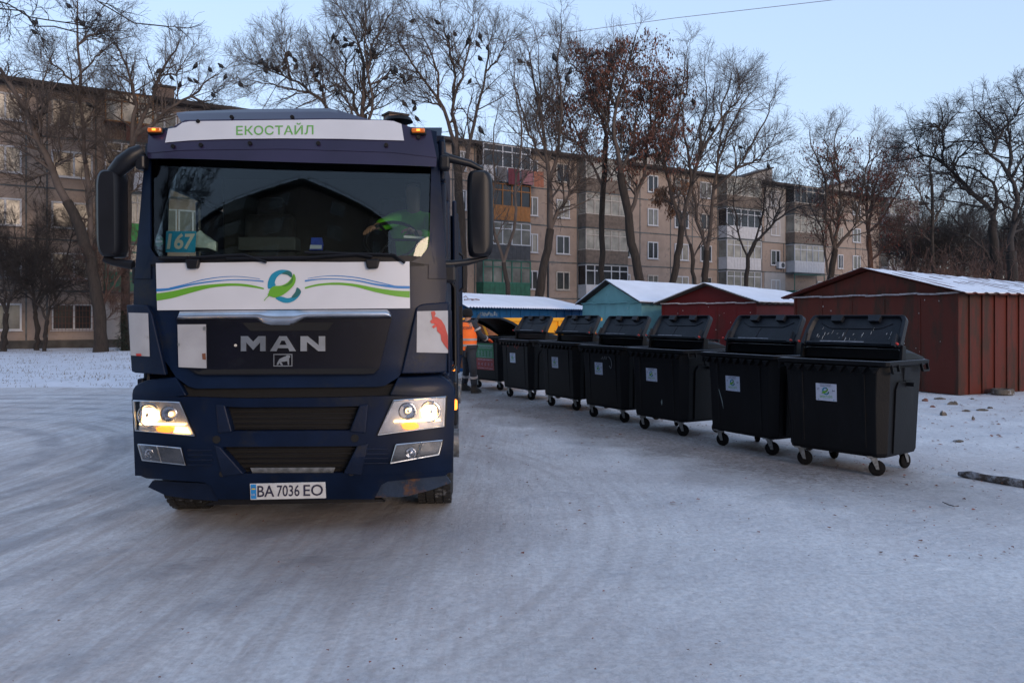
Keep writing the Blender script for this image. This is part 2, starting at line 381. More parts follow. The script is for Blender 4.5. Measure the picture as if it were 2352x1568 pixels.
for A in ([(441, 592), (480, 589), (560, 585), (612, 602)], [(855, 590), (820, 584), (700, 592), (520, 594)], [(930, 604), (905, 585), (700, 580)], [(430, 592), (365, 594)]):
    mb = MB(); mb.tube([onS(x, y, .04) for x, y in A], [.012] * len(A), 6); mb.build('wiper_arm', M['black'], truck, sm=True)
# lower face between banner and bumper, grille, chrome
part('front_surround', M['navy'], [(300, 705), (420, 712), (900, 708), (1028, 700)], [(404, 866), (440, 892), (880, 888), (915, 866)], .0, .06, 30, 8)
part('grille_panel', M['blackgloss'], [(406, 733), (900, 729)], [(432, 846), (452, 862), (850, 860), (870, 846)], .022, .02, 24, 8)
part('chrome_strip', M['chrome'], [(413, 715), (600, 712.5), (893, 711), (898, 722)], [(405.5, 734), (590, 733), (606, 742), (622, 746), (672, 746), (688, 738), (700, 732), (897.5, 730.5)], .03, .03, 60, 9, bulge=.035)
part('upper_air_slot', M['void'], [(556, 741), (766, 740)], [(575, 760), (752, 759)], .026, .01, 8, 3)
part('lower_air_slot', M['void'], [(440, 848), (870, 846)], [(455, 859), (858, 858)], .026, .01, 12, 3)
part('number_holder_plate', M['whitedirty'], [(407.6, 745), (472.5, 744.6)], [(410, 843), (474, 845.5)], .035, .01, 6, 6)
mb = MB()
for a, b, c2, d, m_ in ((466, 750, 472, 758, 0), (408, 788, 413, 794, 0)): mb.prism([(a, b), (c2, b), (c2, d), (a, d)], lambda u, v, w: onS(u, v, .038 + w), .006)
mb.build('hinge', M['galv'], truck)
mb = MB(); mb.prism([(464, 812), (472, 811), (473, 826), (465, 825)], lambda u, v, w: onS(u, v, .037 + w), .003); mb.build('rust_patch', mat('rust', (.14, .05, .025), .8), truck)
mb = MB(); mb.cyl(onS(541, 793, .02), onS(541, 793, .034), .011, 12); mb.build('grille_lock', M['galv'], truck, sm=True)
MTX = dict(M=[(0, 0), (.29, 0), (.5, .36), (.71, 0), (1, 0), (1, 1), (.78, 1), (.78, .42), (.5, .92), (.22, .42), (.22, 1), (0, 1)],
           N=[(0, 0), (.30, 0), (.74, .60), (.74, 0), (1, 0), (1, 1), (.72, 1), (.26, .38), (.26, 1), (0, 1)])
def letter(x0, x1, P):
    mb = MB(); mb.prism([(x0 + (x1 - x0) * u, 771.8 + 34.5 * v) for u, v in P], lambda a, b, w: onS(a, b, .026 + w), .014); return mb.build('chrome_letter', M['chrome'], truck)
letter(553, 610, MTX['M']); letter(690, 747, MTX['N'])
mb = MB()
for P in ([(.36, 0), (.64, 0), (.56, .3), (.44, .3)], [(.36, 0), (.44, .3), (.36, .58), (.25, 1), (0, 1)], [(.64, 0), (1, 1), (.75, 1), (.64, .58), (.56, .3)], [(.36, .58), (.64, .58), (.71, .80), (.29, .80)]):
    mb.prism([(620 + 60 * u, 771.8 + 34.5 * v) for u, v in P], lambda a, b, w: onS(a, b, .026 + w), .014)
mb.build('chrome_letter', M['chrome'], truck)
mb = MB()
for a, b, c2, d in ((628, 812.7, 671.5, 814.7), (628, 839.3, 671.5, 841.3), (628, 814.7, 630, 839.3), (669.5, 814.7, 671.5, 839.3)):
    mb.prism([(a, b), (c2, b), (c2, d), (a, d)], lambda u, v, w: onS(u, v, .026 + w), .006)
mb.prism([(635, 838), (637, 832), (642, 824), (650, 820), (656, 818), (659, 815.5), (665, 816), (667, 819), (664, 823), (664, 838), (661, 838), (660, 829), (654, 830), (646, 831), (650, 838), (645, 838), (642, 833), (639, 838)], lambda u, v, w: onS(u, v, .026 + w), .006)
mb.build('lion_badge', M['chrome'], truck)
# corner deflectors
dl = part('corner_deflector', M['navy_flat'], [(290, 700), (337, 700), (349, 724)], [(302, 853), (309, 856), (381, 861)], .05, .06, 10, 8, bevel=.01)
dr = part('corner_deflector', M['navy_flat'], [(957, 706), (967.7, 698), (1031, 693)], [(922, 858), (1010, 856), (1026, 853)], .05, .06, 10, 8, bevel=.01)
part('reflective_patch', M['whitedirty'], [(295, 718), (340, 719)], [(300, 816), (343.6, 818.5)], .056, .004, 6, 6, parent=dl)
rp = part('reflective_patch', M['whitedirty'], [(958, 714.7), (1029, 713)], [(957, 809), (1029, 810.6)], .056, .004, 8, 6, parent=dr, label='white patch with a peeling red shape')
mb = MB()
for P in ([(990, 716), (998, 714), (1001, 720), (998, 727), (1004, 728), (1014, 735), (1022, 748), (1028.6, 770), (1029, 803), (1022, 794), (1014, 782), (1012, 768), (1004, 760), (1003, 750), (996, 754), (992, 750), (999, 744), (990, 742), (988, 737), (993, 733)],):
    mb.prism(P, lambda a, b, w: onS(a, b, .0585 + w), .002)
mb.build('red_patch_mark', M['red'], dr)
mb = MB(); mb.prism([(312, 812), (324, 812), (325, 817), (313, 817)], lambda a, b, w: onS(a, b, .0585 + w), .002); mb.build('red_patch_mark', M['red'], dl)
# --- bumper
part('front_gap', M['void'], [(400, 880), (420, 888), (900, 885), (920, 880)], [(415, 915), (900, 912)], -.06, .02, 10, 3)
part('bumper_shoulder', M['navy'], [(303, 905), (306, 889), (322, 878), (337, 873), (404, 866)], [(303, 925), (340, 920), (360, 915), (400, 912), (428, 908)], .0, .3, 12, 6, bevel=.015)
part('bumper_shoulder', M['navy'], [(914, 866), (1005, 862), (1026, 870), (1037, 882), (1045, 900)], [(895, 908), (940, 910), (990, 912), (1020, 915), (1045, 920)], .0, .3, 12, 6, bevel=.015)
part('bumper_face', M['navy'], [(304, 912), (340, 912), (420, 911), (560, 915), (760, 913), (900, 909), (1000, 910), (1045, 908)], [(306, 932), (420, 930), (560, 935), (760, 934), (900, 930), (1044, 928)], .0, .1, 30, 4)
part('bumper_face', M['navy'], [(304, 925), (505, 928)], [(310, 1092), (515, 1095)], .0, .1, 20, 12)
part('bumper_face', M['navy'], [(836, 928), (1044, 922)], [(815, 1095), (1040, 1085)], .0, .1, 20, 12)
part('bumper_middle_bar', M['navy'], [(470, 990), (531, 990), (803, 989), (865, 989)], [(470, 1028), (500, 1026), (822, 1024), (865, 1028)], .0, .1, 20, 4)
for a, b in (([(495, 928), (516, 930)], [(500, 995), (533, 992)]), ([(826, 930), (846, 928)], [(802, 992), (840, 995)]), ([(490, 1020), (505, 1026)], [(510, 1095), (560, 1088)]), ([(820, 1024), (846, 1018)], [(788, 1088), (830, 1092)])):
    mb = MB(); sheet(mb, a, b, .012, .1, 4, 6); mb.build('intake_frame', M['navy_flat'], truck, bevel=.01)
part('lower_bumper_lip', M['navy'], [(313, 1088), (505, 1092), (560, 1087), (790, 1086), (840, 1090), (1036, 1080)], [(336, 1098), (480, 1108), (500, 1146), (860, 1146), (880, 1106), (1022, 1092)], .0, .08, 40, 4)
part('intake_grille', M['void'], [(495, 930), (846, 928)], [(510, 1092), (830, 1090)], -.09, .02, 10, 6)
mb = MB()
for k in range(5): sheet(mb, [(520, 938 + 11 * k), (822, 936 + 11 * k)], [(520, 941 + 11 * k), (822, 939 + 11 * k)], -.07, .01, 4, 2)
for k in range(5): sheet(mb, [(520, 1030 + 11 * k), (815, 1028 + 11 * k)], [(520, 1033 + 11 * k), (815, 1031 + 11 * k)], -.07, .01, 4, 2)
mb.build('radiator_slats', M['black'], truck)
part('skid_plate', M['galv'], [(575, 1074), (770, 1073)], [(580, 1086), (765, 1085)], -.03, .01, 8, 2)
for px, py, r in ((497, 1009, .03), (815, 1006, .03), (510, 1088, .022), (807, 1086, .022)):
    p = onS(px, py, .004); mb = MB(); mb.cyl((p.x, p.y - .002, p.z), (p.x, p.y + .03, p.z), r, 16); mb.build('tow_hole', M['void'], truck, sm=True)
for T0, T1, dy in ((430, 488, 0), (835, 892, -3)):
    mb = MB()
    for k in range(4): y = 1032 + k * 11 + dy; sheet(mb, [(T0, y), (T1, y)], [(T0, y + 4), (T1 - 2, y + 4)], .01, .03, 4, 2)
    mb.build('bumper_ribs', M['navy_flat'], truck, bevel=.004)
# torn valances
vl = part('lower_valance', M['navy_flat'], [(350, 1104), (480, 1110), (500, 1112)], [(340, 1118), (380, 1137), (430, 1145), (500, 1150)], -.03, .05, 12, 4, label='scuffed brownish valance under the left headlight')
M['rusty_navy'] = mat('rust_edged_valance', (.012, .024, .05), .6, 0, .3, 6, .2, 30, dirt=(.10, .045, .02), dscale=7, damt=.47)
vr = part('lower_valance', M['rusty_navy'], [(850, 1104), (1000, 1092), (1024, 1092)], [(850, 1142), (930, 1140), (990, 1125), (1036, 1108)], -.03, .05, 14, 4, label='rusty valance hanging under the right headlight')
part('under_lip', M['black'], [(500, 1146), (876, 1146)], [(470, 1160), (884, 1152)], -.05, .05, 12, 3)
mb = MB(); sheet(mb, [(870, 1090), (960, 1086)], [(870, 1100), (960, 1096)], -.06, .02, 4, 2); mb.build('bracket', M['galv'], truck)
# number plate
mb = MB(); sheet(mb, [(574, 1110.5), (747, 1106.5)], [(575.5, 1147), (748.5, 1143.2)], .022, .012, 6, 3, 0)
sheet(mb, [(575.5, 1112), (588, 1111.6)], [(576.5, 1145.3), (589, 1145)], .0245, .004, 3, 3, 1)
sheet(mb, [(578, 1118), (586, 1117.8)], [(578, 1121), (586, 1120.8)], .0265, .003, 2, 2, 4); sheet(mb, [(578, 1121), (586, 1120.8)], [(578, 1124), (586, 1123.8)], .0265, .003, 2, 2, 3)
add_text(mb, 'UA', lambda u, v: onS(578 + 8 * u, 1138 - 5 * v, .0285), 5, .01)
for body, x0, x1 in (('BA', 591, 630), ('7036', 636, 688), ('EO', 697, 742)):
    add_text(mb, body, lambda u, v, x0=x0, x1=x1: onS(x0 + (x1 - x0) * u, 1141 - (x0 + (x1 - x0) * u - 590) * .022 - 26 * v, .026), 2, .01)
M['plate'] = mat('number_plate_white', (.55, .57, .60), .4, 0, .1, 12, dirt=(.25, .24, .22), dscale=12, damt=.36)
M['yellow'] = mat('flag_yellow', (.65, .50, .05), .5); M['flagblue'] = mat('flag_blue', (.02, .22, .55), .5)
mb.build('number_plate', [M['plate'], M['flagblue'], M['ink'], M['yellow'], M['blue'], M['white']], truck)
# --- lamps
M['fog_housing'] = mat('fog_lamp_housing', (.10, .105, .115), .3, .5, .3, 12)
def lamp(name, P, glows, ring_c, label):
    """P four corners tl,tr,br,bl"""
    cx = sum(p[0] for p in P) / 4; cy = sum(p[1] for p in P) / 4
    grow = lambda k: [(cx + (x - cx) * k, cy + (y - cy) * k) for x, y in P]
    O = grow(1.06); mb = MB(); sheet(mb, [O[0], O[1]], [O[3], O[2]], .006, .03, 10, 5)
    hd = mb.build(name, M['black'], truck, sm=True); hd['label'] = label
    mb = MB(); sheet(mb, [P[0], P[1]], [P[3], P[2]], .011, .004, 10, 6); mb.build('bezel', M['lamp_housing' if glows else 'fog_housing'], hd, sm=True)
    for (x, y, r) in ring_c:
        p = onS(x, y, .014); mb = MB()
        prof = [(1, 0), (.96, -.012), (.86, -.014), (.8, -.002), (.55, .0), (.3, -.006), (.22, -.016), (.0, -.018)]
        mb.loft([[(p.x + r * k * math.cos(t), p.y + d, p.z + r * k * math.sin(t)) for t in [2 * math.pi * i / 20 for i in range(20)]] for k, d in prof], 0, False)
        mb.build('reflector_bowl', M['reflector'], hd, sm=True)
    for (pts, m) in glows:
        mb = MB(); decal(mb, pts, .031, 0, .008); mb.build('lit_bulb', M[m], hd)
    mb = MB(); sheet(mb, [P[0], P[1]], [P[3], P[2]], .040, .003, 10, 5); mb.build('lens', M['lens'], hd, sm=True)
    mb = MB(); q = [onS(x, y, .041) for x, y in P]; mb.tube(q + [q[0]], .006, 5); mb.build('lens_rim', M['chrome'], hd, sm=True)
    return hd
def circ(x, y, r, n=16, ry=None): return [(x + r * math.cos(2 * math.pi * i / n) * (1 + .12 * math.sin(i * 2.3)), y + (ry or r) * math.sin(2 * math.pi * i / n) * (1 + .1 * math.sin(i * 3.1))) for i in range(n)]
lamp('headlight', [(306, 920), (412, 924), (446, 1000), (311, 988)],
     [(circ(339, 955, 24, ry=19), 'hot'), ([(318, 971), (425, 973), (423, 976.5), (318, 975)], 'hot'), (circ(380, 985, 22, ry=8), 'amberhot'), (circ(392, 951, 6), 'warm'), ([(402, 979), (430, 981), (438, 996), (398, 993)], 'warm')],
     [(388, 950, .066), (342, 953, .09)], 'lit headlight glowing brightest at its outer edge, on the left of the photo')
lamp('headlight', [(904, 920), (1024, 911), (1020, 978), (868, 998)],
     [(circ(988, 948, 21, ry=18), 'hot'), ([(905, 966), (1012, 962), (1012, 965.5), (905, 969.5)], 'hot'), (circ(942, 978, 20, ry=9), 'amberhot'), (circ(937, 943, 6), 'warm')],
     [(936, 944, .072), (988, 944, .085)], 'lit headlight with clear inner reflector, on the right of the photo')
def fog(P, rc, label):
    O = lamp('fog_lamp', P, [], rc, label)
    mb = MB(); a, b, c, d = P; m1 = ((a[0] + b[0]) / 2, (a[1] + b[1]) / 2); m2 = ((c[0] + d[0]) / 2, (c[1] + d[1]) / 2)
    mb.tube([onS(m1[0] + (6 if m1[0] > 700 else -6), m1[1], .035), onS(m2[0] + (6 if m1[0] > 700 else -6), m2[1], .035)], .006, 5); mb.build('divider', M['chrome'], O)
fog([(317, 1020), (415, 1029), (425, 1067), (327, 1056)], [(342, 1040, .038)], 'unlit fog lamp below the left headlight')
fog([(910, 1021), (1016, 1011), (1008, 1043), (897, 1063)], [(943, 1040, .045)], 'unlit fog lamp below the right headlight')
for px, py in ((357, 300), (961, 301)):
    p = onS(px, py, .10); mb = MB(); mb.box((p.x, p.y + .03, p.z - .005), (.125, .08, .055)); h = mb.build('roof_marker_lamp', M['black'], truck, bevel=.012)
    mb = MB(); mb.box((p.x, p.y - .018, p.z), (.108, .03, .036)); mb.build('amber_cover', M['amber'], h, bevel=.01)
    mb = MB(); mb.box((p.x, p.y - .036, p.z), (.030, .008, .018)); mb.build('lit_bulb', M['amberhot'], h, bevel=.004)
p = Vector((XR + .05, .62, .92)); mb = MB(); mb.box(p, (.06, .10, .085)); mb.build('side_marker', M['amberhot'], truck, bevel=.015)
mb = MB(); mb.box((XR + .03, 1.9, 1.15), (.02, .05, .06)); mb.build('side_marker', M['amberhot'], truck, bevel=.006)
p = onS(915, 275, -.35); mb = MB(); mb.cyl((p.x, p.y, 3.2), (p.x, p.y, p.z + .02), .02, 8); mb.cyl((p.x, p.y, p.z - .02), (p.x, p.y, p.z + .012), .13, 24, 0, .11); mb.build('roof_air_intake', M['black'], truck, sm=True)
# --- mirrors
def mirror(px0, px1, y0, y1, yl, s, arms):
    x0, z1 = tl(px0, y0, yl); x1, z0 = tl(px1, y1, yl)
    xm, zm, hw, hh = (x0 + x1) / 2, (z0 + z1) / 2, (x1 - x0) / 2, (z1 - z0) / 2
    mb = MB(); rings = []
    for y, k, kk in ((yl - .09, .62, .93), (yl - .07, .86, .975), (yl - .03, .97, .99), (yl + .04, 1, 1), (yl + .10, .96, .99)):
        r = []
        for i in range(28):
            t = 2 * math.pi * i / 28; c, q = math.cos(t), math.sin(t)
            e = .28; r.append((xm + hw * k * math.copysign(abs(c) ** (e * 1.6), c) + s * .012 * math.cos(q * 1.5), y, zm + hh * kk * math.copysign(abs(q) ** e, q)))
        rings.append(r)
    mb.loft(rings); mr = mb.build('wing_mirror', M['mirror_shell'], truck, sm=True)
    mb = MB(); mb.box((xm, yl + .102, zm), (hw * 1.6, .006, hh * 1.9)); mb.build('mirror_glass', M['chrome'], mr)
    for pts, rr in arms:
        mb = MB(); mb.tube([Vector((tl(a, b, yy)[0], yy, tl(a, b, yy)[1])) for a, b, yy in pts], rr, 10); mb.build('mirror_arm', M['mirror_shell'], mr, sm=True)
mirror(229, 288, 391, 592, .42, -1, [([(327, 345, .40), (310, 355, .38), (285, 375, .38), (262, 398, .40), (252, 408, .42)], [.05, .068, .075, .06, .03]), ([(240, 594, .42), (262, 602, .42), (306, 609, .42)], [.03, .032, .04])])
mirror(1069, 1131, 392, 591, .46, 1, [([(1018, 360, .42), (1040, 366, .42), (1080, 376, .44), (1108, 390, .46)], [.045, .034, .03, .02]), ([(1014, 607, .42), (1040, 606, .44), (1075, 602, .46), (1120, 592, .46)], [.04, .032, .028, .012])])
for x, px in ((XR, 1018), (XL, 318)):
    for q, dd in (((x + (.02 if x > 0 else -.02), .44, 2.02), (.12, .17, .14)), ((x, .40, 2.93), (.08, .12, .12))): mb = MB(); mb.box(q, dd); mb.build('mirror_bracket', M['mirror_shell'], truck, bevel=.02)
mb = MB(); mb.tube([(XR + .02, 1.66, 1.15), (XR + .05, 1.68, 1.2), (XR + .05, 1.68, 1.95), (XR + .02, 1.66, 2.0)], .018, 8); mb.build('grab_handle', M['black'], truck, sm=True)
mb = MB(); mb.box((XR + .012, 1.06, 1.38), (.02, 1.05, .70)); mb.build('door_panel', M['navy'], truck, bevel=.01)
mb = MB(); mb.box((XL - .012, 1.06, 1.38), (.02, 1.05, .70)); mb.build('door_panel', M['navy'], truck, bevel=.01)
# lower side skirts, wheel arches
for x, s in ((XL, -1), (XR, 1)):
    mb = MB(); mb.prism([(.30, .55), (.50, .60), (.52, .75), (.66, .98), (.92, 1.12), (1.28, 1.12), (1.54, .98), (1.72, .75), (2.35, .70), (2.35, 1.2), (.30, 1.2)], lambda u, v, w: (x - s * w + s * .02, u, v), .05)
    mb.build('side_skirt', M['navy'], truck, bevel=.012)
    mb = MB(); mb.prism([(2.05, .55), (2.4, .45), (2.9, .45), (2.9, 1.0), (2.4, 1.15), (2.0, 1.0)], lambda u, v, w: (x - s * w + s * .06, u, v), .12); mb.build('step', M['mirror_shell'], truck, bevel=.02)
def wheel(x, y, w, s):
    r = .52; c = Vector((x, y, r)); mb = MB()
    prof = [(-.5, .30), (-.5, .44), (-.44, .50), (-.36, .52), (.36, .52), (.44, .50), (.5, .44), (.5, .30)]
    n = 48
    mb.loft([[(x + w * u, y + q * math.cos(2 * math.pi * i / n), r + q * math.sin(2 * math.pi * i / n)) for i in range(n)] for u, q in prof], 0, True)
    for i in range(44):
        t = 2 * math.pi * i / 44
        for k, u in enumerate((-.36, -.12, .12, .36)):
            tt = t + (k % 2) * .07; mb.box((x + w * u, y + .523 * math.cos(tt), r + .523 * math.sin(tt)), (w * .2, .018, .045), 0, 0, tt + (.0))
    wo_ = mb.build('wheel', M['tyre'], truck, sm=True)
    mb = MB(); mb.cyl((x + s * (w / 2 - .05), y, r), (x + s * (w / 2 - .01), y, r), .29, 28); mb.cyl((x + s * (w / 2 - .02), y, r), (x + s * (w / 2 + .06), y, r), .13, 20); mb.build('rim', M['galv'], wo_, sm=True)
wheel(XR - .13, 1.10, .31, 1); wheel(XL + .15 + .03, 1.10, .31, -1)
for y in (5.6, 6.95):
    wheel(XR - .28, y, .55, 1); wheel(XL + .30, y, .55, -1)
# chassis and compactor body behind the cab
mb = MB(); mb.box((-.4, 4.6, .85), (.1, 7, .26)); mb.box((.4, 4.6, .85), (.1, 7, .26)); mb.box((0, 1.10, .5), (1.9, .14, .14)); mb.box((0, .6, .75), (1.6, .3, .3)); mb.cyl((-.5, 1.0, .62), (-.5, 2.4, .62), .1)
mb.build('chassis', M['black'], truck)
mb = MB(); mb.box((0, 5.6, 1.93), (2.44, 5.6, 1.75)); 
for k in range(8):
    for x in (-1.25, 1.25): mb.box((x, 2.85 + k * .78, 1.93), (.06, .08, 1.8))
mb.box((0, 2.72, 2.0), (2.3, .12, 2.0)); mb.box((1.235, 2.78, 1.95), (.05, .14, 2.02)); mb.box((-1.235, 2.78, 1.95), (.05, .14, 2.02))
mb.build('compactor_body', M['navy'], truck, bevel=.02)
mb = MB(); mb.prism([(8.4, .8), (9.5, .9), (9.6, 1.8), (8.9, 2.75), (8.4, 2.8)], lambda u, v, w: (w - 1.2, u, v), 2.4); mb.build('tailgate', M['navy'], truck, bevel=.03)
mb = MB(); mb.box((1.28, 3.0, 1.62), (.07, .12, .34)); mb.box((1.28, 3.0, 1.33), (.07, .12, .2)); mb.tube([(1.27, 2.9, 1.95), (1.33, 2.9, 2.0), (1.33, 2.9, 2.35), (1.27, 2.9, 2.4)], .016, 6)
mb.build('control_box', M['black'], truck, bevel=.01)
for x in (1.05, -1.05): mb = MB(); mb.box((x, 3.4, .75), (.3, .9, .5)); mb.build('side_locker', M['black'], truck, bevel=.03)
# --- things inside the cab (they lie on the dashboard)
def inside(o): return o
def TW(x, y, z): return TM @ Vector((x, y, z))
def cabthing(name, label, cat): return empty(name, TW(0, 0, 0), TROT, label, cat)
def y_at(px, py, y): x, z = tl(px, py, y); return Vector((x, y, z))
M['cardblue'] = mat('blue_card', (.02, .32, .56), .5, 0, .1, 9); M['cardwhite'] = mat('card_white', (.6, .59, .55), .5)
t = cabthing('number_card', 'light blue card reading 167 behind the windscreen', 'sign')
f = lambda px, py, off: (lambda q: Vector((q.x, q.y + .03 - off, q.z)))(onS(px, py, 0))
mb = MB(); sheet(mb, [(378, 530), (448, 530)], [(377, 578.5), (445, 579.5)], 0, .003, 4, 4, 0, f); mb.build('card', M['cardblue'], t)
mb = MB(); add_text(mb, '167', lambda u, v: f(380 + 61 * u + 5 * v, 572 - 37 * v, .003), 0, .03); mb.build('digits', M['cardwhite'], t)
t = cabthing('round_sticker', 'round green sticker with a white bar on the windscreen', 'sticker')
mb = MB(); mb.prism([(361 + 11.5 * math.cos(a), 553 + 13 * math.sin(a)) for a in [k * .3142 for k in range(20)]], lambda a, b, w: f(a, b, w), .002); mb.build('disc', mat('sticker_green', (.0, .16, .06), .5), t)
mb = MB(); mb.prism([(352, 551.5), (370, 551), (370, 556), (352, 556.5)], lambda a, b, w: f(a, b, .003 + w), .002); add_text(mb, '4', lambda u, v: f(358 + 6 * u, 549 - 7 * v, .004), 0, .0); mb.build('white_bar', M['cardwhite'], t)
mb = MB()
rg = random.Random(4)
for k in range(7):
    c = y_at(466, 560, .5); mb.loft([[ (c.x + (.13 * math.cos(a) + .02 * rg.uniform(-1, 1)) * q - .03 * h, c.y + .06 * q * math.sin(a), c.z - .05 + .14 * h + .02 * rg.uniform(-1, 1)) for a in [i * .628 for i in range(10)]] for h, q in ((0, 1), (.35, 1.05), (.7, .7), (1, .15))]); break
o = mb.build('plastic_bag', mat('clear_plastic_bag', (.35, .42, .42), .25, 0, .3, 12, .4, 15), None, sm=True); o.matrix_world = TM; tag(o, 'pale crumpled plastic bag lying beside the 167 card', 'bag')
mb = MB(); p = y_at(727, 575, .42); mb.prism([(-.055, 0), (.05, 0), (.06, .045), (.05, .10), (-.035, .10), (-.04, .05)], lambda u, v, w: (p.x + u, p.y - w - v * .2, p.z + v), .02); mb.prism([(-.05, .01), (.045, .01), (.05, .04), (-.045, .042)], lambda u, v, w: (p.x + u, p.y - .022 - w - v * .2, p.z + v), .002, 1)
o = mb.build('snack_packet', [mat('packet_blue', (.02, .05, .35), .35, 0, .2, 20), M['sticker']], None, bevel=.004); o.matrix_world = TM; tag(o, 'small blue packet standing on the dashboard', 'packet')
mb = MB(); p = y_at(620, 562, .52); mb.box((p.x, p.y, p.z), (.46, .2, .11)); o = mb.build('document_folder', mat('grey_folder', (.025, .028, .03), .7), None, bevel=.008); o.matrix_world = TM; tag(o, 'dark document folder lying across the middle of the dashboard', 'folder')
mb = MB(); p = y_at(951, 545, .5); mb.box(p, (.17, .01, .018), 0, 0, 0, R(4)); o = mb.build('white_strip', M['cardwhite'], None); o.matrix_world = TM; tag(o, 'narrow white strip in the windscreen in front of the driver', 'strip')
# ---------------------------------------------------------------- ground
def ground_material():
    m = bpy.data.materials.new('packed_snow'); m.use_nodes = True
    N, L = m.node_tree.nodes, m.node_tree.links; p = N['Principled BSDF']
    p.inputs['Specular IOR Level'].default_value = .4
    tc = N.new('ShaderNodeTexCoord')
    def noise(scale, detail=6, rough=.55, src=None, dist=0):
        n = N.new('ShaderNodeTexNoise'); n.inputs['Scale'].default_value = scale; n.inputs['Detail'].default_value = detail
        n.inputs['Roughness'].default_value = rough; n.inputs['Distortion'].default_value = dist
        L.new(src or tc.outputs['Object'], n.inputs[0]); return n.outputs[0]
    def ramp(v, a, b, ca=(0, 0, 0, 1), cb=(1, 1, 1, 1)):
        r = N.new('ShaderNodeValToRGB'); r.color_ramp.elements[0].position = a; r.color_ramp.elements[1].position = b
        r.color_ramp.elements[0].color = ca; r.color_ramp.elements[1].color = cb; L.new(v, r.inputs[0]); return r.outputs[0]
    def mix(f, a, b, typ='MIX'):
        x = N.new('ShaderNodeMix'); x.data_type = 'RGBA'; x.blend_type = typ
        if isinstance(f, float): x.inputs[0].default_value = f
        else: L.new(f, x.inputs[0])
        for s, v in ((6, a), (7, b)):
            if isinstance(v, tuple): x.inputs[s].default_value = v
            else: L.new(v, x.inputs[s])
        return x.outputs[2]
    def math_(op, a, b=0.0):
        x = N.new('ShaderNodeMath'); x.operation = op
        for s, v in ((0, a), (1, b)):
            if isinstance(v, (int, float)): x.inputs[s].default_value = v
            else: L.new(v, x.inputs[s])
        return x.outputs[0]
    base = mix(ramp(noise(.9, 4), .35, .65), (.64, .65, .68, 1), (.80, .81, .83, 1))
    # brownish traffic dirt in broad soft patches
    dirt = ramp(noise(.33, 7, .6, dist=.6), .46, .72)
    base = mix(math_('MULTIPLY', dirt, .5), base, (.38, .32, .30, 1))
    # stretched streaks along the truck's path: lines fanning from the truck toward the lower left
    mp = N.new('ShaderNodeMapping'); mp.inputs['Rotation'].default_value = (0, 0, R(22)); mp.inputs['Scale'].default_value = (5.5, .42, 1); L.new(tc.outputs['Object'], mp.inputs[0])
    st = ramp(noise(2.0, 6, .6, mp.outputs[0], .2), .42, .62)
    sep = N.new('ShaderNodeSeparateXYZ'); L.new(tc.outputs['Object'], sep.inputs[0])
    left = ramp(math_('ADD', math_('MULTIPLY', sep.outputs[0], -.18), .45), .25, .75)
    base = mix(math_('MULTIPLY', math_('MULTIPLY', st, left), .46), base, (.36, .285, .26, 1))
    # curved tyre tracks turning round at the left
    def track(cx, cy, sc, amt, col, base, r0, r1):
        v = N.new('ShaderNodeVectorMath'); v.operation = 'SUBTRACT'; L.new(tc.outputs['Object'], v.inputs[0]); v.inputs[1].default_value = (cx, cy, 0)
        ln = N.new('ShaderNodeVectorMath'); ln.operation = 'LENGTH'; L.new(v.outputs[0], ln.inputs[0]); d = ln.outputs['Value']
        wob = math_('ADD', math_('MULTIPLY', d, sc), math_('MULTIPLY', noise(.5, 3), 2.2))
        s = math_('SINE', wob); s = ramp(math_('ADD', math_('MULTIPLY', s, .5), .5), .45, .9)
        band = math_('MULTIPLY', ramp(d, 0, 1), 1.0)
        dn = math_('ADD', d, math_('MULTIPLY', noise(.8, 3), .8)); g = math_('MULTIPLY', ramp(math_('SUBTRACT', dn, r0), 0, 1), ramp(math_('SUBTRACT', r1 + 1.0, dn), 0, 1))
        f = math_('MULTIPLY', math_('MULTIPLY', s, g), math_('MULTIPLY', ramp(noise(1.6, 5, .6, dist=.5), .35, .6), amt))
        return mix(f, base, col), f
    base, t1 = track(-9.5, 8.5, 8.0, .75, (.30, .305, .34, 1), base, 2.2, 9.0)
    base, t3 = track(-9.5, 8.5, 31.0, .30, (.28, .25, .25, 1), base, 4.2, 6.2)
    base, t2 = track(-4.6, 7.0, 30.0, .35, (.24, .19, .17, 1), base, 5.0, 5.7)
    # mud trodden round the row of bins and wet dirt with soft shade painted in under the truck front
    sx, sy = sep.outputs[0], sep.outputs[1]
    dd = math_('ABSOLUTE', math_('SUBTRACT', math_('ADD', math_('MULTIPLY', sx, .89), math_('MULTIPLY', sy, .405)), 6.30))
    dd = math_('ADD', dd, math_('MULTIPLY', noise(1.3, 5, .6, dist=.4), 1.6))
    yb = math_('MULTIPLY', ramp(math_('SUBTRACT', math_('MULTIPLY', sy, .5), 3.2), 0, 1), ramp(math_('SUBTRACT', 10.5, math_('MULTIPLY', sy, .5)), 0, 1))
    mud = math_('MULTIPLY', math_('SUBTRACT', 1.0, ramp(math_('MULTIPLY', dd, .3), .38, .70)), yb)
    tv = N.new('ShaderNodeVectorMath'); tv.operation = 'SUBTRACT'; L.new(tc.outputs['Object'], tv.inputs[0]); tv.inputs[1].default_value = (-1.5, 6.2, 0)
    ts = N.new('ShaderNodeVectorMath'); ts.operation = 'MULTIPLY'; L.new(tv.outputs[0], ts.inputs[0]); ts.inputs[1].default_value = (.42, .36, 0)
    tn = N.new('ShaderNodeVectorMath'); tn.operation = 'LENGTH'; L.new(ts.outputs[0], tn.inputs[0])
    slush_shade = math_('SUBTRACT', 1.0, ramp(math_('ADD', tn.outputs['Value'], math_('MULTIPLY', noise(1.4, 5), .35)), .45, 1.0))
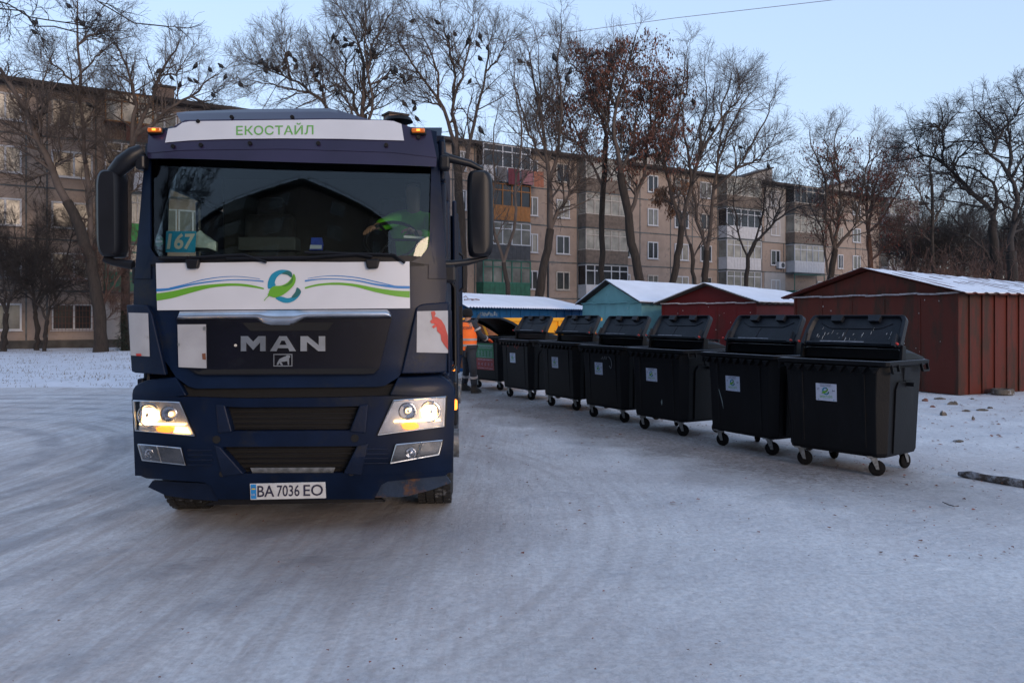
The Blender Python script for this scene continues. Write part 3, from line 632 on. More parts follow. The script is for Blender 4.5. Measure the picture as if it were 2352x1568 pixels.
    # icy glassy patches
    ice = ramp(noise(1.1, 5, .6, dist=.8), .58, .70)
    base = mix(math_('MULTIPLY', ice, .35), base, (.27, .32, .40, 1))
    # fine grit
    grit = ramp(noise(45, 4, .7), .66, .74)
    gp = ramp(noise(.7, 3), .4, .65)
    base = mix(math_('MULTIPLY', math_('MULTIPLY', grit, gp), .6), base, (.07, .05, .04, 1))
    m2 = ramp(noise(26, 8, .8), .44, .60); base = mix(math_('MULTIPLY', m2, .42), base, (.30, .28, .285, 1))
    mott = ramp(noise(9, 6, .65), .35, .68)
    base = mix(math_('MULTIPLY', mott, .22), base, (.40, .37, .38, 1))
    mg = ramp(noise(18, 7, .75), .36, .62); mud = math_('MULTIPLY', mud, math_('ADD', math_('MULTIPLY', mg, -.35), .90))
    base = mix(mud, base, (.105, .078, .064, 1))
    base = mix(math_('MULTIPLY', slush_shade, .55), base, (.20, .155, .135, 1))
    L.new(base, p.inputs['Base Color'])
    L.new(ramp(noise(1.3, 5), .35, .65, (.42, .42, .42, 1), (.8, .8, .8, 1)), p.inputs['Roughness'])
    b1 = N.new('ShaderNodeBump'); b1.inputs['Strength'].default_value = .8; b1.inputs['Distance'].default_value = .03; L.new(noise(11, 9, .72), b1.inputs['Height'])
    b2 = N.new('ShaderNodeBump'); b2.inputs['Strength'].default_value = .5; b2.inputs['Distance'].default_value = .03; L.new(t1, b2.inputs['Height']); L.new(b1.outputs[0], b2.inputs['Normal'])
    b3 = N.new('ShaderNodeBump'); b3.inputs['Strength'].default_value = .5; b3.inputs['Distance'].default_value = .02; L.new(noise(1.2, 5, .6, mp.outputs[0]), b3.inputs['Height']); L.new(b2.outputs[0], b3.inputs['Normal'])
    L.new(b3.outputs[0], p.inputs['Normal'])
    return m
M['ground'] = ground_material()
def sheet_grid(name, xs, ys, zf, m, kind='structure'):
    n = len(xs); V = [(x, y, zf(x, y)) for y in ys for x in xs]
    F = [(j * n + i, j * n + i + 1, (j + 1) * n + i + 1, (j + 1) * n + i) for j in range(len(ys) - 1) for i in range(n - 1)]
    me = bpy.data.meshes.new(name); me.from_pydata(V, [], F); smooth(me); me.materials.append(m)
    o = bpy.data.objects.new(name, me); COL.objects.link(o); o['kind'] = kind; return o
from mathutils import noise as mnoise
def gz(x, y):
    if y > 60 or abs(x) > 40: return 0
    return .012 * mnoise.noise(Vector((x * .5, y * .5, 0))) + .006 * mnoise.noise(Vector((x * 2.1, y * 2.1, 3)))
xs = [-700, -200, -80, -40] + [-24 + .3 * i for i in range(160)] + [40, 80, 200, 700]
ys = [-120, -40, -10] + [-4 + .3 * i for i in range(112)] + [36, 45, 60, 90, 150, 300, 900]
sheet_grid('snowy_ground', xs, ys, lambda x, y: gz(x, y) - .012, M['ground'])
# snow-covered lawn behind, to the left: grass and leaves poke through
M['lawn'] = mat('lawn_snow', (.64, .66, .72), .85, 0, .08, 2, .8, 9, dirt=(.17, .13, .10), dscale=4.5, damt=.40)
def lawnz(x, y):
    e = 18.6 + .25 * mnoise.noise(Vector((x * .4, 0, 0))); t = max(0, min(1, (y - e) / 1.2))
    return -.04 + .10 * t + .05 * t * mnoise.noise(Vector((x * .8, y * .8, 5))) + .02 * t * mnoise.noise(Vector((x * 4, y * 4, 5)))
sheet_grid('snowy_lawn', [-45 + .35 * i for i in range(121)], [18 + .3 * i for i in range(84)], lawnz, M['lawn'])
sheet_grid('garage_yard', [3 + .5 * i for i in range(90)], [17.5 + .8 * i for i in range(46)], lambda x, y: -.03 + max(0, min(.03, (y - 17.6 - .5 * mnoise.noise(Vector((x * .5, 0, 0)))) * .05)) if y > 17.6 else -.04, M['lawn'])
# grass tufts, leaves poking through the snow: uncountable
rnd = random.Random(7)
M['drygrass'] = mat('dry_grass', (.13, .095, .05), .9, 0, .4, 3)
M['deadleaf'] = mat('dead_leaf', (.14, .055, .03), .85, 0, .4, 5)
mb = MB()
for i in range(5200):
    y = 19 + 20 * rnd.random() ** 1.2; x = -.62 * y + rnd.random() * .5 * y - 1.5
    if mnoise.noise(Vector((x * .6, y * 1.2, 9))) < -.02: continue
    z = lawnz(x, y); a = rnd.random() * 6.28; h = rnd.uniform(.03, .11); l = rnd.uniform(.02, .07); w = .006
    mb.add([(x - w, y, z), (x + w, y, z), (x + l * math.cos(a), y + l * math.sin(a), z + h)], [(0, 1, 2)])
tag(mb.build('grass', M['drygrass']), 'sparse dry grass poking through the snowy lawn', 'grass', kind='stuff')
mb = MB()
def bit(x, y, z, s):
    a = rnd.random() * 6.28; t = rnd.uniform(-.4, .4); c, q = math.cos(a) * s, math.sin(a) * s; r = rnd.uniform(.3, .9)
    mb.add([(x - c, y - q, z + .003), (x - q * r, y + c * r, z + .006 + abs(t) * s), (x + c, y + q, z + .004), (x + q * r, y - c * r, z + .005)], [(0, 1, 2, 3)], 0 if rnd.random() < .75 else 1)
for i in range(2600):
    y = 5.5 + 15 * rnd.random() ** 1.1; x = rnd.uniform(-.1, .66) * y + .5
    k = (x / y - .35) * 2; 
    if rnd.random() > .18 + max(0, k) * .9: continue
    bit(x, y, gz(x, y), rnd.choice((.006, .008, .010, .014, .022)) * (1.7 if y > 10 else 1))
for i in range(350):
    y = 3.3 + 12 * rnd.random() ** 1.6; x = rnd.uniform(-.64, .3) * y
    bit(x, y, gz(x, y), rnd.choice((.004, .006, .008, .011)))
for i in range(500):   # dirt under the bins
    t = rnd.random(); x = 4.4 - 4.2 * t + rnd.uniform(-.5, .6); y = 8.3 + 8.8 * t + rnd.uniform(-.5, .5); bit(x, y, gz(x, y), rnd.choice((.008, .012, .018)))
M['brickbit'] = mat('brick_crumb', (.22, .07, .045), .9)
tag(mb.build('ground_litter', [M['deadleaf'], M['brickbit']]), 'scattered leaf bits, bark and grit on the packed snow', 'litter', kind='stuff')
# ---------------------------------------------------------------- apartment block across the yard
BX, BY, BA = -25.4, 39.5, math.atan2(.540, .842)
def s_of(px):
    q = (px - 1176) / 1830; return (q * BY - BX) / (.842 - .54 * q)
M['panel'] = mat('pebbledash_panel', (.255, .20, .168), .95, 0, .16, 1.3, .6, 26, dirt=(.16, .13, .112), dscale=1.3, damt=.46)
M['panelgrey'] = mat('grey_insulated_wall', (.27, .255, .25), .9, 0, .1, 1.0, .2, 40)
M['joint'] = mat('panel_joint', (.075, .085, .09), .9, 0, .4, 2)
M['plinth'] = mat('dark_plinth', (.055, .05, .045), .95, 0, .3, 3)
M['roofdark'] = mat('roof_felt', (.035, .028, .026), .9, 0, .3, 2, .2, 20)
M['pvc'] = mat('white_window_frame', (.40, .41, .44), .5, 0, .05, 8)
M['oldwood'] = mat('old_painted_frame', (.33, .30, .27), .7, 0, .2, 6)
M['orangewood'] = mat('orange_varnished_wood', (.22, .085, .016), .6, 0, .2, 5)
M['greenpaint'] = mat('green_painted_balcony', (.006, .075, .045), .65, 0, .25, 3)
M['greenbright'] = mat('bright_green_sheet', (.01, .20, .04), .7)
M['tealpaint'] = mat('teal_painted_frame', (.012, .10, .075), .65, 0, .25, 3)
M['slate'] = mat('corrugated_slate', (.125, .10, .085), .9, 0, .25, 4, .2, 30)
M['darkpanel'] = mat('dark_grey_cladding', (.04, .043, .05), .8, 0, .2, 4)
M['whitepanel'] = mat('white_balcony_panel', (.40, .40, .42), .7, 0, .08, 4, dirt=(.25, .24, .23), dscale=3, damt=.38)
M['rustbars'] = mat('rusty_railing', (.10, .035, .022), .8)
def pane(name, c, r=.12): 
    return mat(name, c, r, 0, .35, 1.3, .12, 1.6, .1, spec=.35)
M['pane_dark'] = pane('window_pane_dark', (.02, .022, .026)); M['pane_pale'] = pane('curtained_pane', (.22, .21, .185), .2)
M['pane_mid'] = pane('window_pane_mid', (.13, .13, .12))
rb = random.Random(21)
block = empty('apartment_building', (BX, BY, -.05), (0, 0, BA), 'long five storey beige panel apartment block behind the trees', 'building')
S0, S1 = -12.0, s_of(2112)
HB = 13.35
MB().box(((S0 + S1) / 2, 6, HB / 2), (S1 - S0, 12, HB)).build('wall', M['panel'], block)
MB().box(((S0 + S1) / 2, -.01, .25), (S1 - S0 + .06, .10, .56)).build('plinth', M['plinth'], block)
mb = MB(); mb.prism([(-.75, 13.32), (-.75, 13.50), (6, 14.15), (12.75, 13.50), (12.75, 13.32)], lambda u, v, w: (S0 - .4 + w, u, v), S1 - S0 + .8)
roof = mb.build('roof', M['roofdark'], block)
mb = MB(); mb.box(((S0 + S1) / 2, -.78, 13.42), (S1 - S0 + .8, .05, .20)); mb.build('eave_board', M['roofdark'], block)
ZF = [.95 + 2.62 * k for k in range(5)]
# joints between panels
mb = MB()
for k in range(1, 5): mb.box(((S0 + S1) / 2, -.012, 2.62 * k + .42), (S1 - S0, .03, .085))
cols = [s_of(p) for p in (60, 108, 220, 345, 500, 640, 770, 900, 1040, 1090, 1203, 1258, 1326, 1425, 1470, 1540, 1590, 1648, 1750, 1800, 1875, 1915, 1965, 2020)]
for s in cols: mb.box((s, -.012, HB / 2), (.075, .03, HB))
mb.build('panel_joint', M['joint'], block)
for px0, px1, k0, k1 in ((1455, 1530, 0, 0), (1755, 1803, 1, 1), (1755, 1803, 3, 4), (1535, 1590, 0, 0)):
    a, b = s_of(px0), s_of(px1); z0, z1 = 2.62 * k0 + .45, 2.62 * (k1 + 1) + .38
    MB().box(((a + b) / 2, -.02, (z0 + z1) / 2), (b - a, .05, z1 - z0)).build('grey_insulation_patch', M['panelgrey'], block)
WN = []
def window(a, b, z0, z1, fm='pvc', pm=None, y=-.0, mull=1, parent=block, stuff=None):
    pm = pm or rb.choice(['pane_dark', 'pane_dark', 'pane_mid', 'pane_mid', 'pane_pale'])
    cx, cz, w, h = (a + b) / 2, (z0 + z1) / 2, b - a, z1 - z0
    mb = stuff[0] if stuff else MB(); t = .085
    mb.box((cx, y - .03, z1 - t / 2), (w, .08, t)); mb.box((cx, y - .03, z0 + t / 2), (w, .08, t))
    mb.box((a + t / 2, y - .031, cz), (t, .08, h)); mb.box((b - t / 2, y - .031, cz), (t, .08, h))
    for i in range(mull):
        x = a + w * (i + 1) / (mull + 1) + (0 if mull > 1 else w * .04); mb.box((x, y - .032, cz), (.09, .08, h - t))
    mb.box((cx, y - .07, z0 - .02), (w + .12, .14, .03))
    pn = stuff[1] if stuff else MB()
    pn.box((cx, y - .012, cz), (w - .02, .02, h - .02))
    if stuff: return
    f = mb.build('window', M[fm], parent); pn.build('pane', M[pm], f); WN.append(f)
# (px0, px1) of each column of windows; floors seen
WCOL = [(0, 50), (118, 213), (1056, 1071), (1206, 1235), (1277, 1308), (1426, 1447), (1487, 1511), (1549, 1581), (1608, 1634), (1729, 1744), (1770, 1791), (1877, 1893), (1924, 1936), (1958, 1976)]
for c, (p0, p1) in enumerate(WCOL):
    a, b = s_of(p0), s_of(p1)
    if p0 == 0: a = b - 2.1
    for k in range(5):
        wide = b - a
        window(a, b, ZF[k] + .08, ZF[k] + 1.44, 'pvc' if rb.random() < .85 else 'oldwood', None, mull=2 if wide > 1.9 else 1)
# plain windows where the truck and trees hide the wall, and round the corner at the left
hid = (MB(), MB())
for s in [s_of(375), s_of(440), s_of(620), s_of(700), s_of(860), s_of(940), -5.5, -10]:
    for k in range(5): window(s - .7, s + .7, ZF[k] + .08, ZF[k] + 1.44, stuff=hid)
for k in range(4):
    for y in (3.0, 8.5):
        hid[0].box((S1 + .03, y, ZF[k] + .75), (.08, 1.4, 1.4)); hid[1].box((S1 + .06, y, ZF[k] + .75), (.04, 1.25, 1.25))
w_ = hid[0].build('hidden_side_window', M['pvc'], block); w_['kind'] = 'stuff'; hid[1].build('pane', M['pane_mid'], w_)
# window bars on the ground floor left
mb = MB(); a, b = s_of(118), s_of(213)
for i in range(13): mb.box((a + (b - a) * i / 12, -.11, ZF[0] + .75), (.018, .018, 1.5))
for i in range(5): mb.box(((a + b) / 2, -.11, ZF[0] + .1 + .33 * i), (b - a, .018, .018))
mb.build('window_bars', M['rustbars'], block)
def balcony(p0, p1, k, kind):
    a, b = (s_of(p0), s_of(p1)); z = 2.62 * k + .36; D = .95; cx = (a + b) / 2; w = b - a
    pm, fm, lab = dict(white=('whitepanel', 'pvc', 'white glazed balcony'), orange=('orangewood', 'orangewood', 'orange wooden balcony'), green=('greenpaint', 'tealpaint', 'green painted balcony'),
        slate=('slate', 'oldwood', 'balcony clad in brown corrugated slate'), dark=('darkpanel', 'oldwood', 'dark clad balcony'), darkw=('darkpanel', 'pvc', 'white framed balcony with dark cladding'), bars=('rustbars', 'orangewood', 'balcony with a rusty railing'), gbright=('greenbright', 'oldwood', 'balcony with a bright green sheet'),
        open=('tealpaint', 'tealpaint', 'open green painted balcony frame'))[kind]
    mb = MB(); mb.box((cx, -D / 2, z + .04), (w + .06, D, .12))
    bal = mb.build('balcony', M['joint'], block); bal['label'] = lab
    mb = MB(); h = 1.0
    if kind == 'bars':
        for i in range(int(w / .13)): mb.box((a + .06 + i * .13, -D, z + .55), (.02, .02, .95))
        mb.box((cx, -D, z + 1.02), (w, .04, .04)); mb.box((cx + w * .2, -D - .03, z + .55), (w * .55, .02, .9), 0)
    elif kind == 'slate':
        n = 9
        for i in range(n): mb.box((cx, -D - .01 - .02 * (i % 2), z + .12 + .105 * i), (w, .05, .10), 0, 0, R(12))
        mb.box((a, -D / 2, z + .55), (.05, D, h)); mb.box((b, -D / 2, z + .55), (.05, D, h))
    else:
        mb.box((cx, -D, z + .58), (w, .05, h)); mb.box((a + .02, -D / 2, z + .58), (.05, D - .06, h)); mb.box((b - .02, -D / 2, z + .58), (.05, D - .06, h))
        for i in range(int(w / .35)): mb.box((a + .2 + i * .35, -D - .03, z + .58), (.02, .012, h - .06))
    mb.build('parapet', M[pm], bal)
    if kind in ('bars', 'open') and kind != 'bars': 
        mb = MB(); mb.box((cx, -D, z + 2.5), (w, .05, .06)); mb.box((a, -D, z + 1.8), (.05, .05, 1.5)); mb.box((b, -D, z + 1.8), (.05, .05, 1.5)); mb.build('glazing_frame', M[fm], bal)
    else:
        mb = MB(); z0, z1 = z + 1.06, z + 2.54; n = max(3, int(round(w / .8)))
        for i in range(n + 1): mb.box((a + w * i / n, -D + .0, (z0 + z1) / 2), (.07, .07, z1 - z0))
        for zz in (z0, z1, z1 - .42): mb.box((cx, -D + .002, zz), (w, .066, .07))
        for yy in (-D * .5,): mb.box((a + .002, yy, z0), (.06, D, .07)); mb.box((a + .002, yy, z1), (.06, D, .07)); mb.box((b - .002, yy, z1), (.06, D, .07))
        mb.build('glazing_frame', M[fm], bal)
        pm2 = rb.choice(['pane_mid', 'pane_pale', 'pane_pale', 'pane_dark']); mb = MB(); mb.box((cx, -D + .03, (z0 + z1) / 2), (w - .04, .02, z1 - z0)); mb.box((a + .03, -D / 2, (z0 + z1) / 2), (.02, D - .04, z1 - z0)); mb.box((b - .03, -D / 2, (z0 + z1) / 2), (.02, D - .04, z1 - z0)); mb.build('glazing', M[pm2], bal)
    mb = MB(); mb.box((cx, -D / 2 - .03, z + 2.60), (w + .1, D + .12, .05)); mb.build('canopy', M['roofdark' if kind in ('bars', 'orange') else 'joint'], bal)
for p0, p1, kinds in ((238, 345, ['', 'green', 'gbright', 'white', 'bars']), (1094, 1201, ['green', 'green', 'darkw', 'orange', 'white']), (1328, 1423, ['white', 'white', 'slate', 'slate', 'slate']),
                      (1650, 1728, ['white', 'white', 'white', 'white', 'slate']), (1805, 1873, ['open', 'open', 'white', 'slate', 'slate']), (2022, 2089, ['white', 'slate', 'white', 'slate', 'white'])):
    for k, kd in enumerate(kinds):
        if kd: balcony(p0, p1, k, kd)
a, b = s_of(238), s_of(345); MB().box(((a + b) / 2, -.02, 1.4), (b - a, .05, 2.2)).build('grey_insulation_patch', M['panelgrey'], block); window(a + 1.0, a + 2.2, 1.0, 2.35)
# washing on the upper balcony
mb = MB()
def cloth(x, w, h, z, mi):
    n = 8; mb.add([(x + w * i / n, -1.25 - .04 * math.sin(i * 1.9 + x) - .02 * j, z - h * j / 3 * (1 + .03 * math.sin(i * 3))) for j in range(4) for i in range(n + 1)],
        [(j * (n + 1) + i, j * (n + 1) + i + 1, (j + 1) * (n + 1) + i + 1, (j + 1) * (n + 1) + i) for j in range(3) for i in range(n)], mi)
a = s_of(1120); z = 2.62 * 4 + 1.35
cloth(a, .8, .9, z, 0); cloth(a + .9, .9, 1.1, z, 1); cloth(a + 2.0, .9, 1.0, z, 2); cloth(a + 3.0, .8, 1.1, z, 3)
wl_ = mb.build('laundry', [mat('grey_cloth', (.10, .095, .10), .9), mat('maroon_cloth', (.10, .02, .03), .9), mat('pink_cloth', (.22, .10, .11), .9), mat('orange_cloth', (.26, .10, .06), .9)], None)
wl_.location = block.location; wl_.rotation_euler = block.rotation_euler; tag(wl_, 'grey, pink and orange laundry hanging off the top floor balcony', 'laundry')
def boxpart(name, px, y, w, d, h, m, par=roof, cap=True):
    s = s_of(px); mb = MB(); mb.box((s, y, 13.5 + h / 2), (w, d, h)); c = mb.build(name, m, par)
    if cap: MB().box((s, y, 13.5 + h + .05), (w + .2, d + .2, .12)).build('chimney_cap', M['roofdark'], c)
M['chimney'] = mat('chimney_render', (.16, .115, .095), .95, 0, .2, 3)
boxpart('chimney', 386, 1.3, .95, .9, 1.0, M['chimney']); boxpart('chimney', 938, 2, 1.3, 1, 1.6, M['chimney'])
for px in (1497, 1752, 1940):
    s = s_of(px); mb = MB(); mb.prism([(-3.2, 13.45), (2, 13.45), (2, 15.0), (1.6, 15.05)], lambda u, v, w: (s + u, .6 + w, v), 1.6)
    dm = mb.build('roof_hatch', M['panelgrey'], roof); mb = MB(); mb.prism([(-3.5, 13.45), (-3.3, 13.40), (2.1, 15.02), (2.0, 15.14)], lambda u, v, w: (s + u, .45 + w, v), 1.9); mb.build('hatch_roof', M['roofdark'], dm)
for px, k in ((1789, 2), (1808, 1), (1733, 2)):
    s = s_of(px); z = 2.62 * k + .75; mb = MB(); mb.box((s, -.22, z + .3), (.85, .32, .58)); ac = mb.build('air_conditioner', M['pvc'], block, bevel=.02)
    mb = MB(); mb.cyl((s + .1, -.385, z + .3), (s + .1, -.40, z + .3), .22, 20); mb.build('fan_grille', M['darkpanel'], ac)
MB().cyl((s_of(1258), -.1, .3), (s_of(1258), -.1, 13.3), .06, 8).build('drainpipe', M['darkpanel'], block)
# ---------------------------------------------------------------- block behind the photographer (seen mirrored in the windscreen)
M['backwall'] = mat('dull_brick_wall', (.20, .15, .12), .95, 0, .2, 2)
bb = empty('apartment_building', (-4.5, -9, 0), (0, 0, R(218)), 'dull brown apartment block behind the photographer, mirrored in the windscreen', 'building')
BL = 46
MB().box((BL / 2, 6, 6.9), (BL, 12, 13.8)).build('wall', M['backwall'], bb)
mb = MB(); mb.box((BL / 2, 6, 13.95), (BL + 1, 13.2, .3))
for i in range(30): mb.box((i * 1.5, -.4, 14.4), (.03, .03, .7))
for i in range(9): mb.box((-.3, i * 1.5, 14.4), (.03, .03, .7))
mb.box((BL / 2, -.4, 14.75), (BL, .03, .03)); mb.box((-.3, 6, 14.75), (.03, 12, .03)); mb.box((6, 4, 14.7), (1.2, 1, 1.5)); mb.box((12, 4, 14.7), (1.2, 1, 1.5)); mb.build('roof', M['roofdark'], bb)
def bwin(c, d, dp):
    mb = MB(); mb.box(c, d); f = mb.build('window', M['pvc'], bb); mb = MB()
    for q in (-.24, .24): mb.box((c[0] + (q * d[0] if dp == 0 else -.05), c[1] + (q * d[1] if dp == 1 else -.05), c[2]), (d[0] * .43 if dp == 0 else .06, d[1] * .43 if dp == 1 else .06, d[2] - .16))
    mb.build('pane', M['pane_pale'], f)
for k in range(5):
    for s in (1.6, 8.2, 11, 17.5, 20.3, 26.8, 29.6): bwin((s, -.02, 2 + 2.65 * k), (1.5, .08, 1.4), 0)
    for y in (3.2, 8.8): bwin((-.02, y, 2 + 2.65 * k), (.08, 1.3, 1.4), 1)
for s in (4.9, 14.2, 23.5):
    for k in range(1, 5):
        mb = MB(); mb.box((s, -.55, .9 + 2.65 * k), (2.9, 1.1, 1.0)); f = mb.build('balcony', M['slate'], bb); mb = MB(); mb.box((s, -.55, 2.2 + 2.65 * k), (2.8, 1.0, 1.4)); mb.build('glazing', M['pane_pale'], f)
# ---------------------------------------------------------------- garages
M['garagered'] = mat('red_oxide_sheet', (.088, .019, .013), .55, 0, .12, 1.2, .12, 14, dirt=(.042, .020, .014), dscale=2.4, damt=.52, stretch=(1, 1, .25), spec=.18)
M['garagedark'] = mat('dark_red_sheet', (.080, .007, .008), .55, 0, .15, 1.2, .1, 14, dirt=(.05, .012, .010), dscale=1.6, damt=.44, stretch=(1, 1, .25), spec=.18)
M['garageteal'] = mat('weathered_turquoise_sheet', (.17, .35, .36), .6, 0, .12, 1.5, .1, 14, dirt=(.10, .13, .11), dscale=3.5, damt=.40, spec=.18)
M['garageblue'] = mat('blue_sheet', (.010, .07, .19), .6, 0, .15, 1.5, .1, 14, dirt=(.01, .03, .08), dscale=3, damt=.42, spec=.18)
M['garagetrim'] = mat('snowy_trim', (.30, .27, .28), .8, 0, .3, 9)
M['spots'] = mat('paint_chips', (.45, .40, .38), .8)
def garage(name, FR, phi, W, Ln, hw, ha, m, label, ribs, roofkind, ridge_drop=0, eave=.28, trim=True, trimm=None):
    ph = R(phi); ex = Vector((math.cos(ph), -math.sin(ph), 0))
    o = Vector((FR[0], FR[1], 0)) - ex * W
    g = empty(name, o, (0, 0, -ph), label, 'garage', 'garages along the yard')
    wm = MB(); wm.prism([(0, 0), (W, 0), (W, hw - .004), (0, hw - .004)], lambda u, v, w: (u, w, v), Ln)
    wm.build('wall', m, g)
    mb = MB(); mb.prism([(0, hw), (W, hw), (W / 2, ha)], lambda u, v, w: (u, .02 + w, v - ridge_drop * w / Ln * (1 if abs(u - W / 2) < .01 else 0)), Ln - .04); mb.build('gable', m, g)
    mb = MB(); n = int(Ln / ribs) if ribs else 0
    for i in range(1, n + 1): mb.box((W + .015, i * ribs - .1, hw / 2), (.035, .05, hw - .02)); mb.box((-.015, i * ribs - .1, hw / 2), (.035, .05, hw - .02))
    for i in range(1, 5): mb.box((W * i / 5, -.006, hw / 2 - .05), (.03, .014, hw - .12))
    mb.box((W - .03, -.012, hw / 2), (.06, .03, hw - .01)); mb.box((.03, -.012, hw / 2), (.06, .03, hw - .01))
    mb.build('wall_ribs', m, g)
    if trim:
        mb = MB(); 
        for i in range(10): mb.box((W * (i + .5) / 10, -.045, hw + .01 * math.sin(i * 2.1)), (W / 10 + .004, .09, .035), 0, 0, 0, R(2) * math.sin(i * 3.3))
        mb.build('snowy_trim_rail', trimm or M['garagetrim'], g)
    # roof
    e = eave; slope = (ha - hw) / (W / 2); fr = .22
    def rp(u, w, up): # u across 0..W, w along
        zr = hw + (W / 2 - abs(u - W / 2)) * slope + up - ridge_drop * (w / Ln) * max(0, 1 - abs(u - W / 2) / (W / 2 + e))
        return (u, w, zr)
    for s in (0, 1):
        us = [-e, W / 2] if s == 0 else [W + e, W / 2]
        mb = MB(); nu, nv = 9, int((Ln + 2 * fr) / .09)
        def surf(th, amp, edge):
            out = []
            for j in range(nv + 1):
                w = -fr + (Ln + 2 * fr) * j / nv; cor = amp * math.sin(j * math.pi * (1 if roofkind == 'wavy' else .5))
                if roofkind == 'wavy': cor = amp * (1 if j % 2 else -1)
                if roofkind == 'seams': cor = amp * (1.6 if j % 4 == 0 else 0)
                for i in range(nu + 1):
                    t = i / nu; tt = t * (1 - edge * (0.5 + .5 * mnoise.noise(Vector((w * 1.7, s * 9, 1))))) + edge * (0.5 + .5 * mnoise.noise(Vector((w * 1.7, s * 9, 1)))) if edge else t
                    u = us[0] + (us[1] - us[0]) * (tt if t < 1 else 1)
                    x, y, z = rp(u, w, .03 + th + cor + (.012 * mnoise.noise(Vector((u * 3, w * 3, th * 50))) if edge else 0)); out.append((x, y, z))
            return out
        A, B = surf(0, .018, 0), surf(.022, .018, 0); n = nu + 1; Nn = len(A)
        def slab(A, B, mb):
            F = []
            for j in range(nv):
                for i in range(nu):
                    a = j * n + i; F += [(a, a + 1, a + n + 1, a + n), (Nn + a, Nn + a + n, Nn + a + n + 1, Nn + a + 1)]
                a = j * n; F.append((a, a + n, Nn + a + n, Nn + a)); a += nu; F.append((a, Nn + a, Nn + a + n, a + n))
            for i in range(nu): F.append((i, Nn + i, Nn + i + 1, i + 1)); a = nv * n + i; F.append((a, a + 1, Nn + a + 1, Nn + a))
            mb.add(A + B, F)
        slab(A, B, mb); rf = mb.build('roof_sheet', M['garagered'] if roofkind == 'seams' else M['roofdark'], g)
        th = {'seams': .042, 'wavy': .05, 'smooth': .07}[roofkind]; am = {'seams': .0005, 'wavy': .010, 'smooth': 0}[roofkind]
        mb = MB(); slab(surf(.024, .016 if roofkind != 'smooth' else .0, .03), surf(th, am, .03), mb)
        if roofkind == 'smooth': mb = MB(); slab(surf(.045, 0, .02), surf(th, 0, .02), mb)
        mb.build('roof_snow', M['roofsnow'], rf, sm=False)
    mb = MB(); rr = random.Random(len(label))
    for i in range(26):
        x, z, r_ = rr.uniform(.1, W - .1), rr.uniform(.2, hw - .1), rr.uniform(.008, .02); mb.box((x, -.022, z), (r_, .004, r_ * rr.uniform(1, 2.5)))
    mb.build('paint_chips', M['spots'], g)
    return g
garage('sheet_metal_garage', (9.6, 17.1), 65, 4.75, 6.2, 2.19, 2.78, M['garagered'], 'large rusty red garage with a ribbed snowy roof, right of the bins', .42, 'seams', .25)
garage('sheet_metal_garage', (7.13, 23.2), 44, 3.25, 5.0, 2.09, 2.62, M['garagedark'], 'dark red garage in the middle with a thick smooth snow roof', 0, 'smooth', .12, .2)
garage('sheet_metal_garage', (4.33, 26.5), 65, 3.9, 5.0, 2.17, 2.90, M['garageteal'], 'turquoise garage with a white snow roof', 0, 'smooth', .15, .22, True, M['garageteal'])
# long blue garage, its eave side toward us
def blue():
    A, B = Vector((-1.45, 24.4, 0)), Vector((3.1, 33.2, 0)); d = (B - A); Lb = d.length; d.normalize()
    ang = math.atan2(d.y, d.x); g = empty('sheet_metal_garage', A, (0, 0, ang), 'long blue garage with graffiti and a wavy snowy roof', 'garage', 'garages along the yard')
    # local x along the front, -y side faces away; our side is +y? choose facing the camera
    nrm = -1  # camera side is local -y
    mb = MB(); mb.box((Lb / 2, 2, .99), (Lb, 4, 1.98)); mb.build('wall', M['garageblue'], g)
    return g, Lb
g, Lb = blue()
mb = MB()
for i in range(14): mb.box((i * Lb / 13, -.012, .98), (.05, .03, 1.9)); mb.box((i * Lb / 13, 4.012, .98), (.05, .03, 1.9))
mb.build('wall_ribs', M['garageblue'], g)
# blue garage roof and graffiti
mb = MB(); sn = MB()
nv = int(Lb / .09)
for side in (0, 1):
    V, V2 = [], []; nu = 8
    for j in range(nv + 1):
        x = -.25 + (Lb + .5) * j / nv; c = .02 * (1 if j % 2 else -1)
        for i in range(nu + 1):
            t = i / nu; y = (-.3 + 2.3 * t) if side == 0 else (4.3 - 2.3 * t); z = 1.97 + .50 * t + c
            V.append((x, y, z)); bare = .09 + .1 * max(0, 1 - x / 1.6) * abs(mnoise.noise(Vector((x * 3, 1, 1))))
            tt = bare + (1 - bare) * t if t < 1 else 1
            y2 = (-.3 + 2.3 * tt) if side == 0 else (4.3 - 2.3 * tt)
            V2.append((x, y2, 1.97 + .50 * tt + .05 + c * .35 + .01 * mnoise.noise(Vector((x * 2, y2 * 2, 0)))))
    n = nu + 1
    Fq = [(j * n + i, j * n + i + 1, (j + 1) * n + i + 1, (j + 1) * n + i) for j in range(nv) for i in range(nu)]
    mb.add(V, Fq); mb.add([(x, y, z - .015) for x, y, z in V], Fq); sn.add(V2, Fq)
    sn.add(V2[0::n] + [V[k] for k in range(0, len(V), n)], [(j, j + 1, nv + 2 + j, nv + 1 + j) for j in range(nv)])
rf = mb.build('roof_sheet', M['garageblue'], g); sn.build('roof_snow', M['roofsnow'], rf)
mb = MB(); mb.prism([(0, 1.97), (4, 1.97), (2, 2.45)], lambda u, v, w: (.02 + w, u, v), .03); mb.build('gable', M['garageblue'], g)
M['spray'] = mat('spray_paint', (.30, .38, .45), .8)
mb = MB(); rg = random.Random(12)
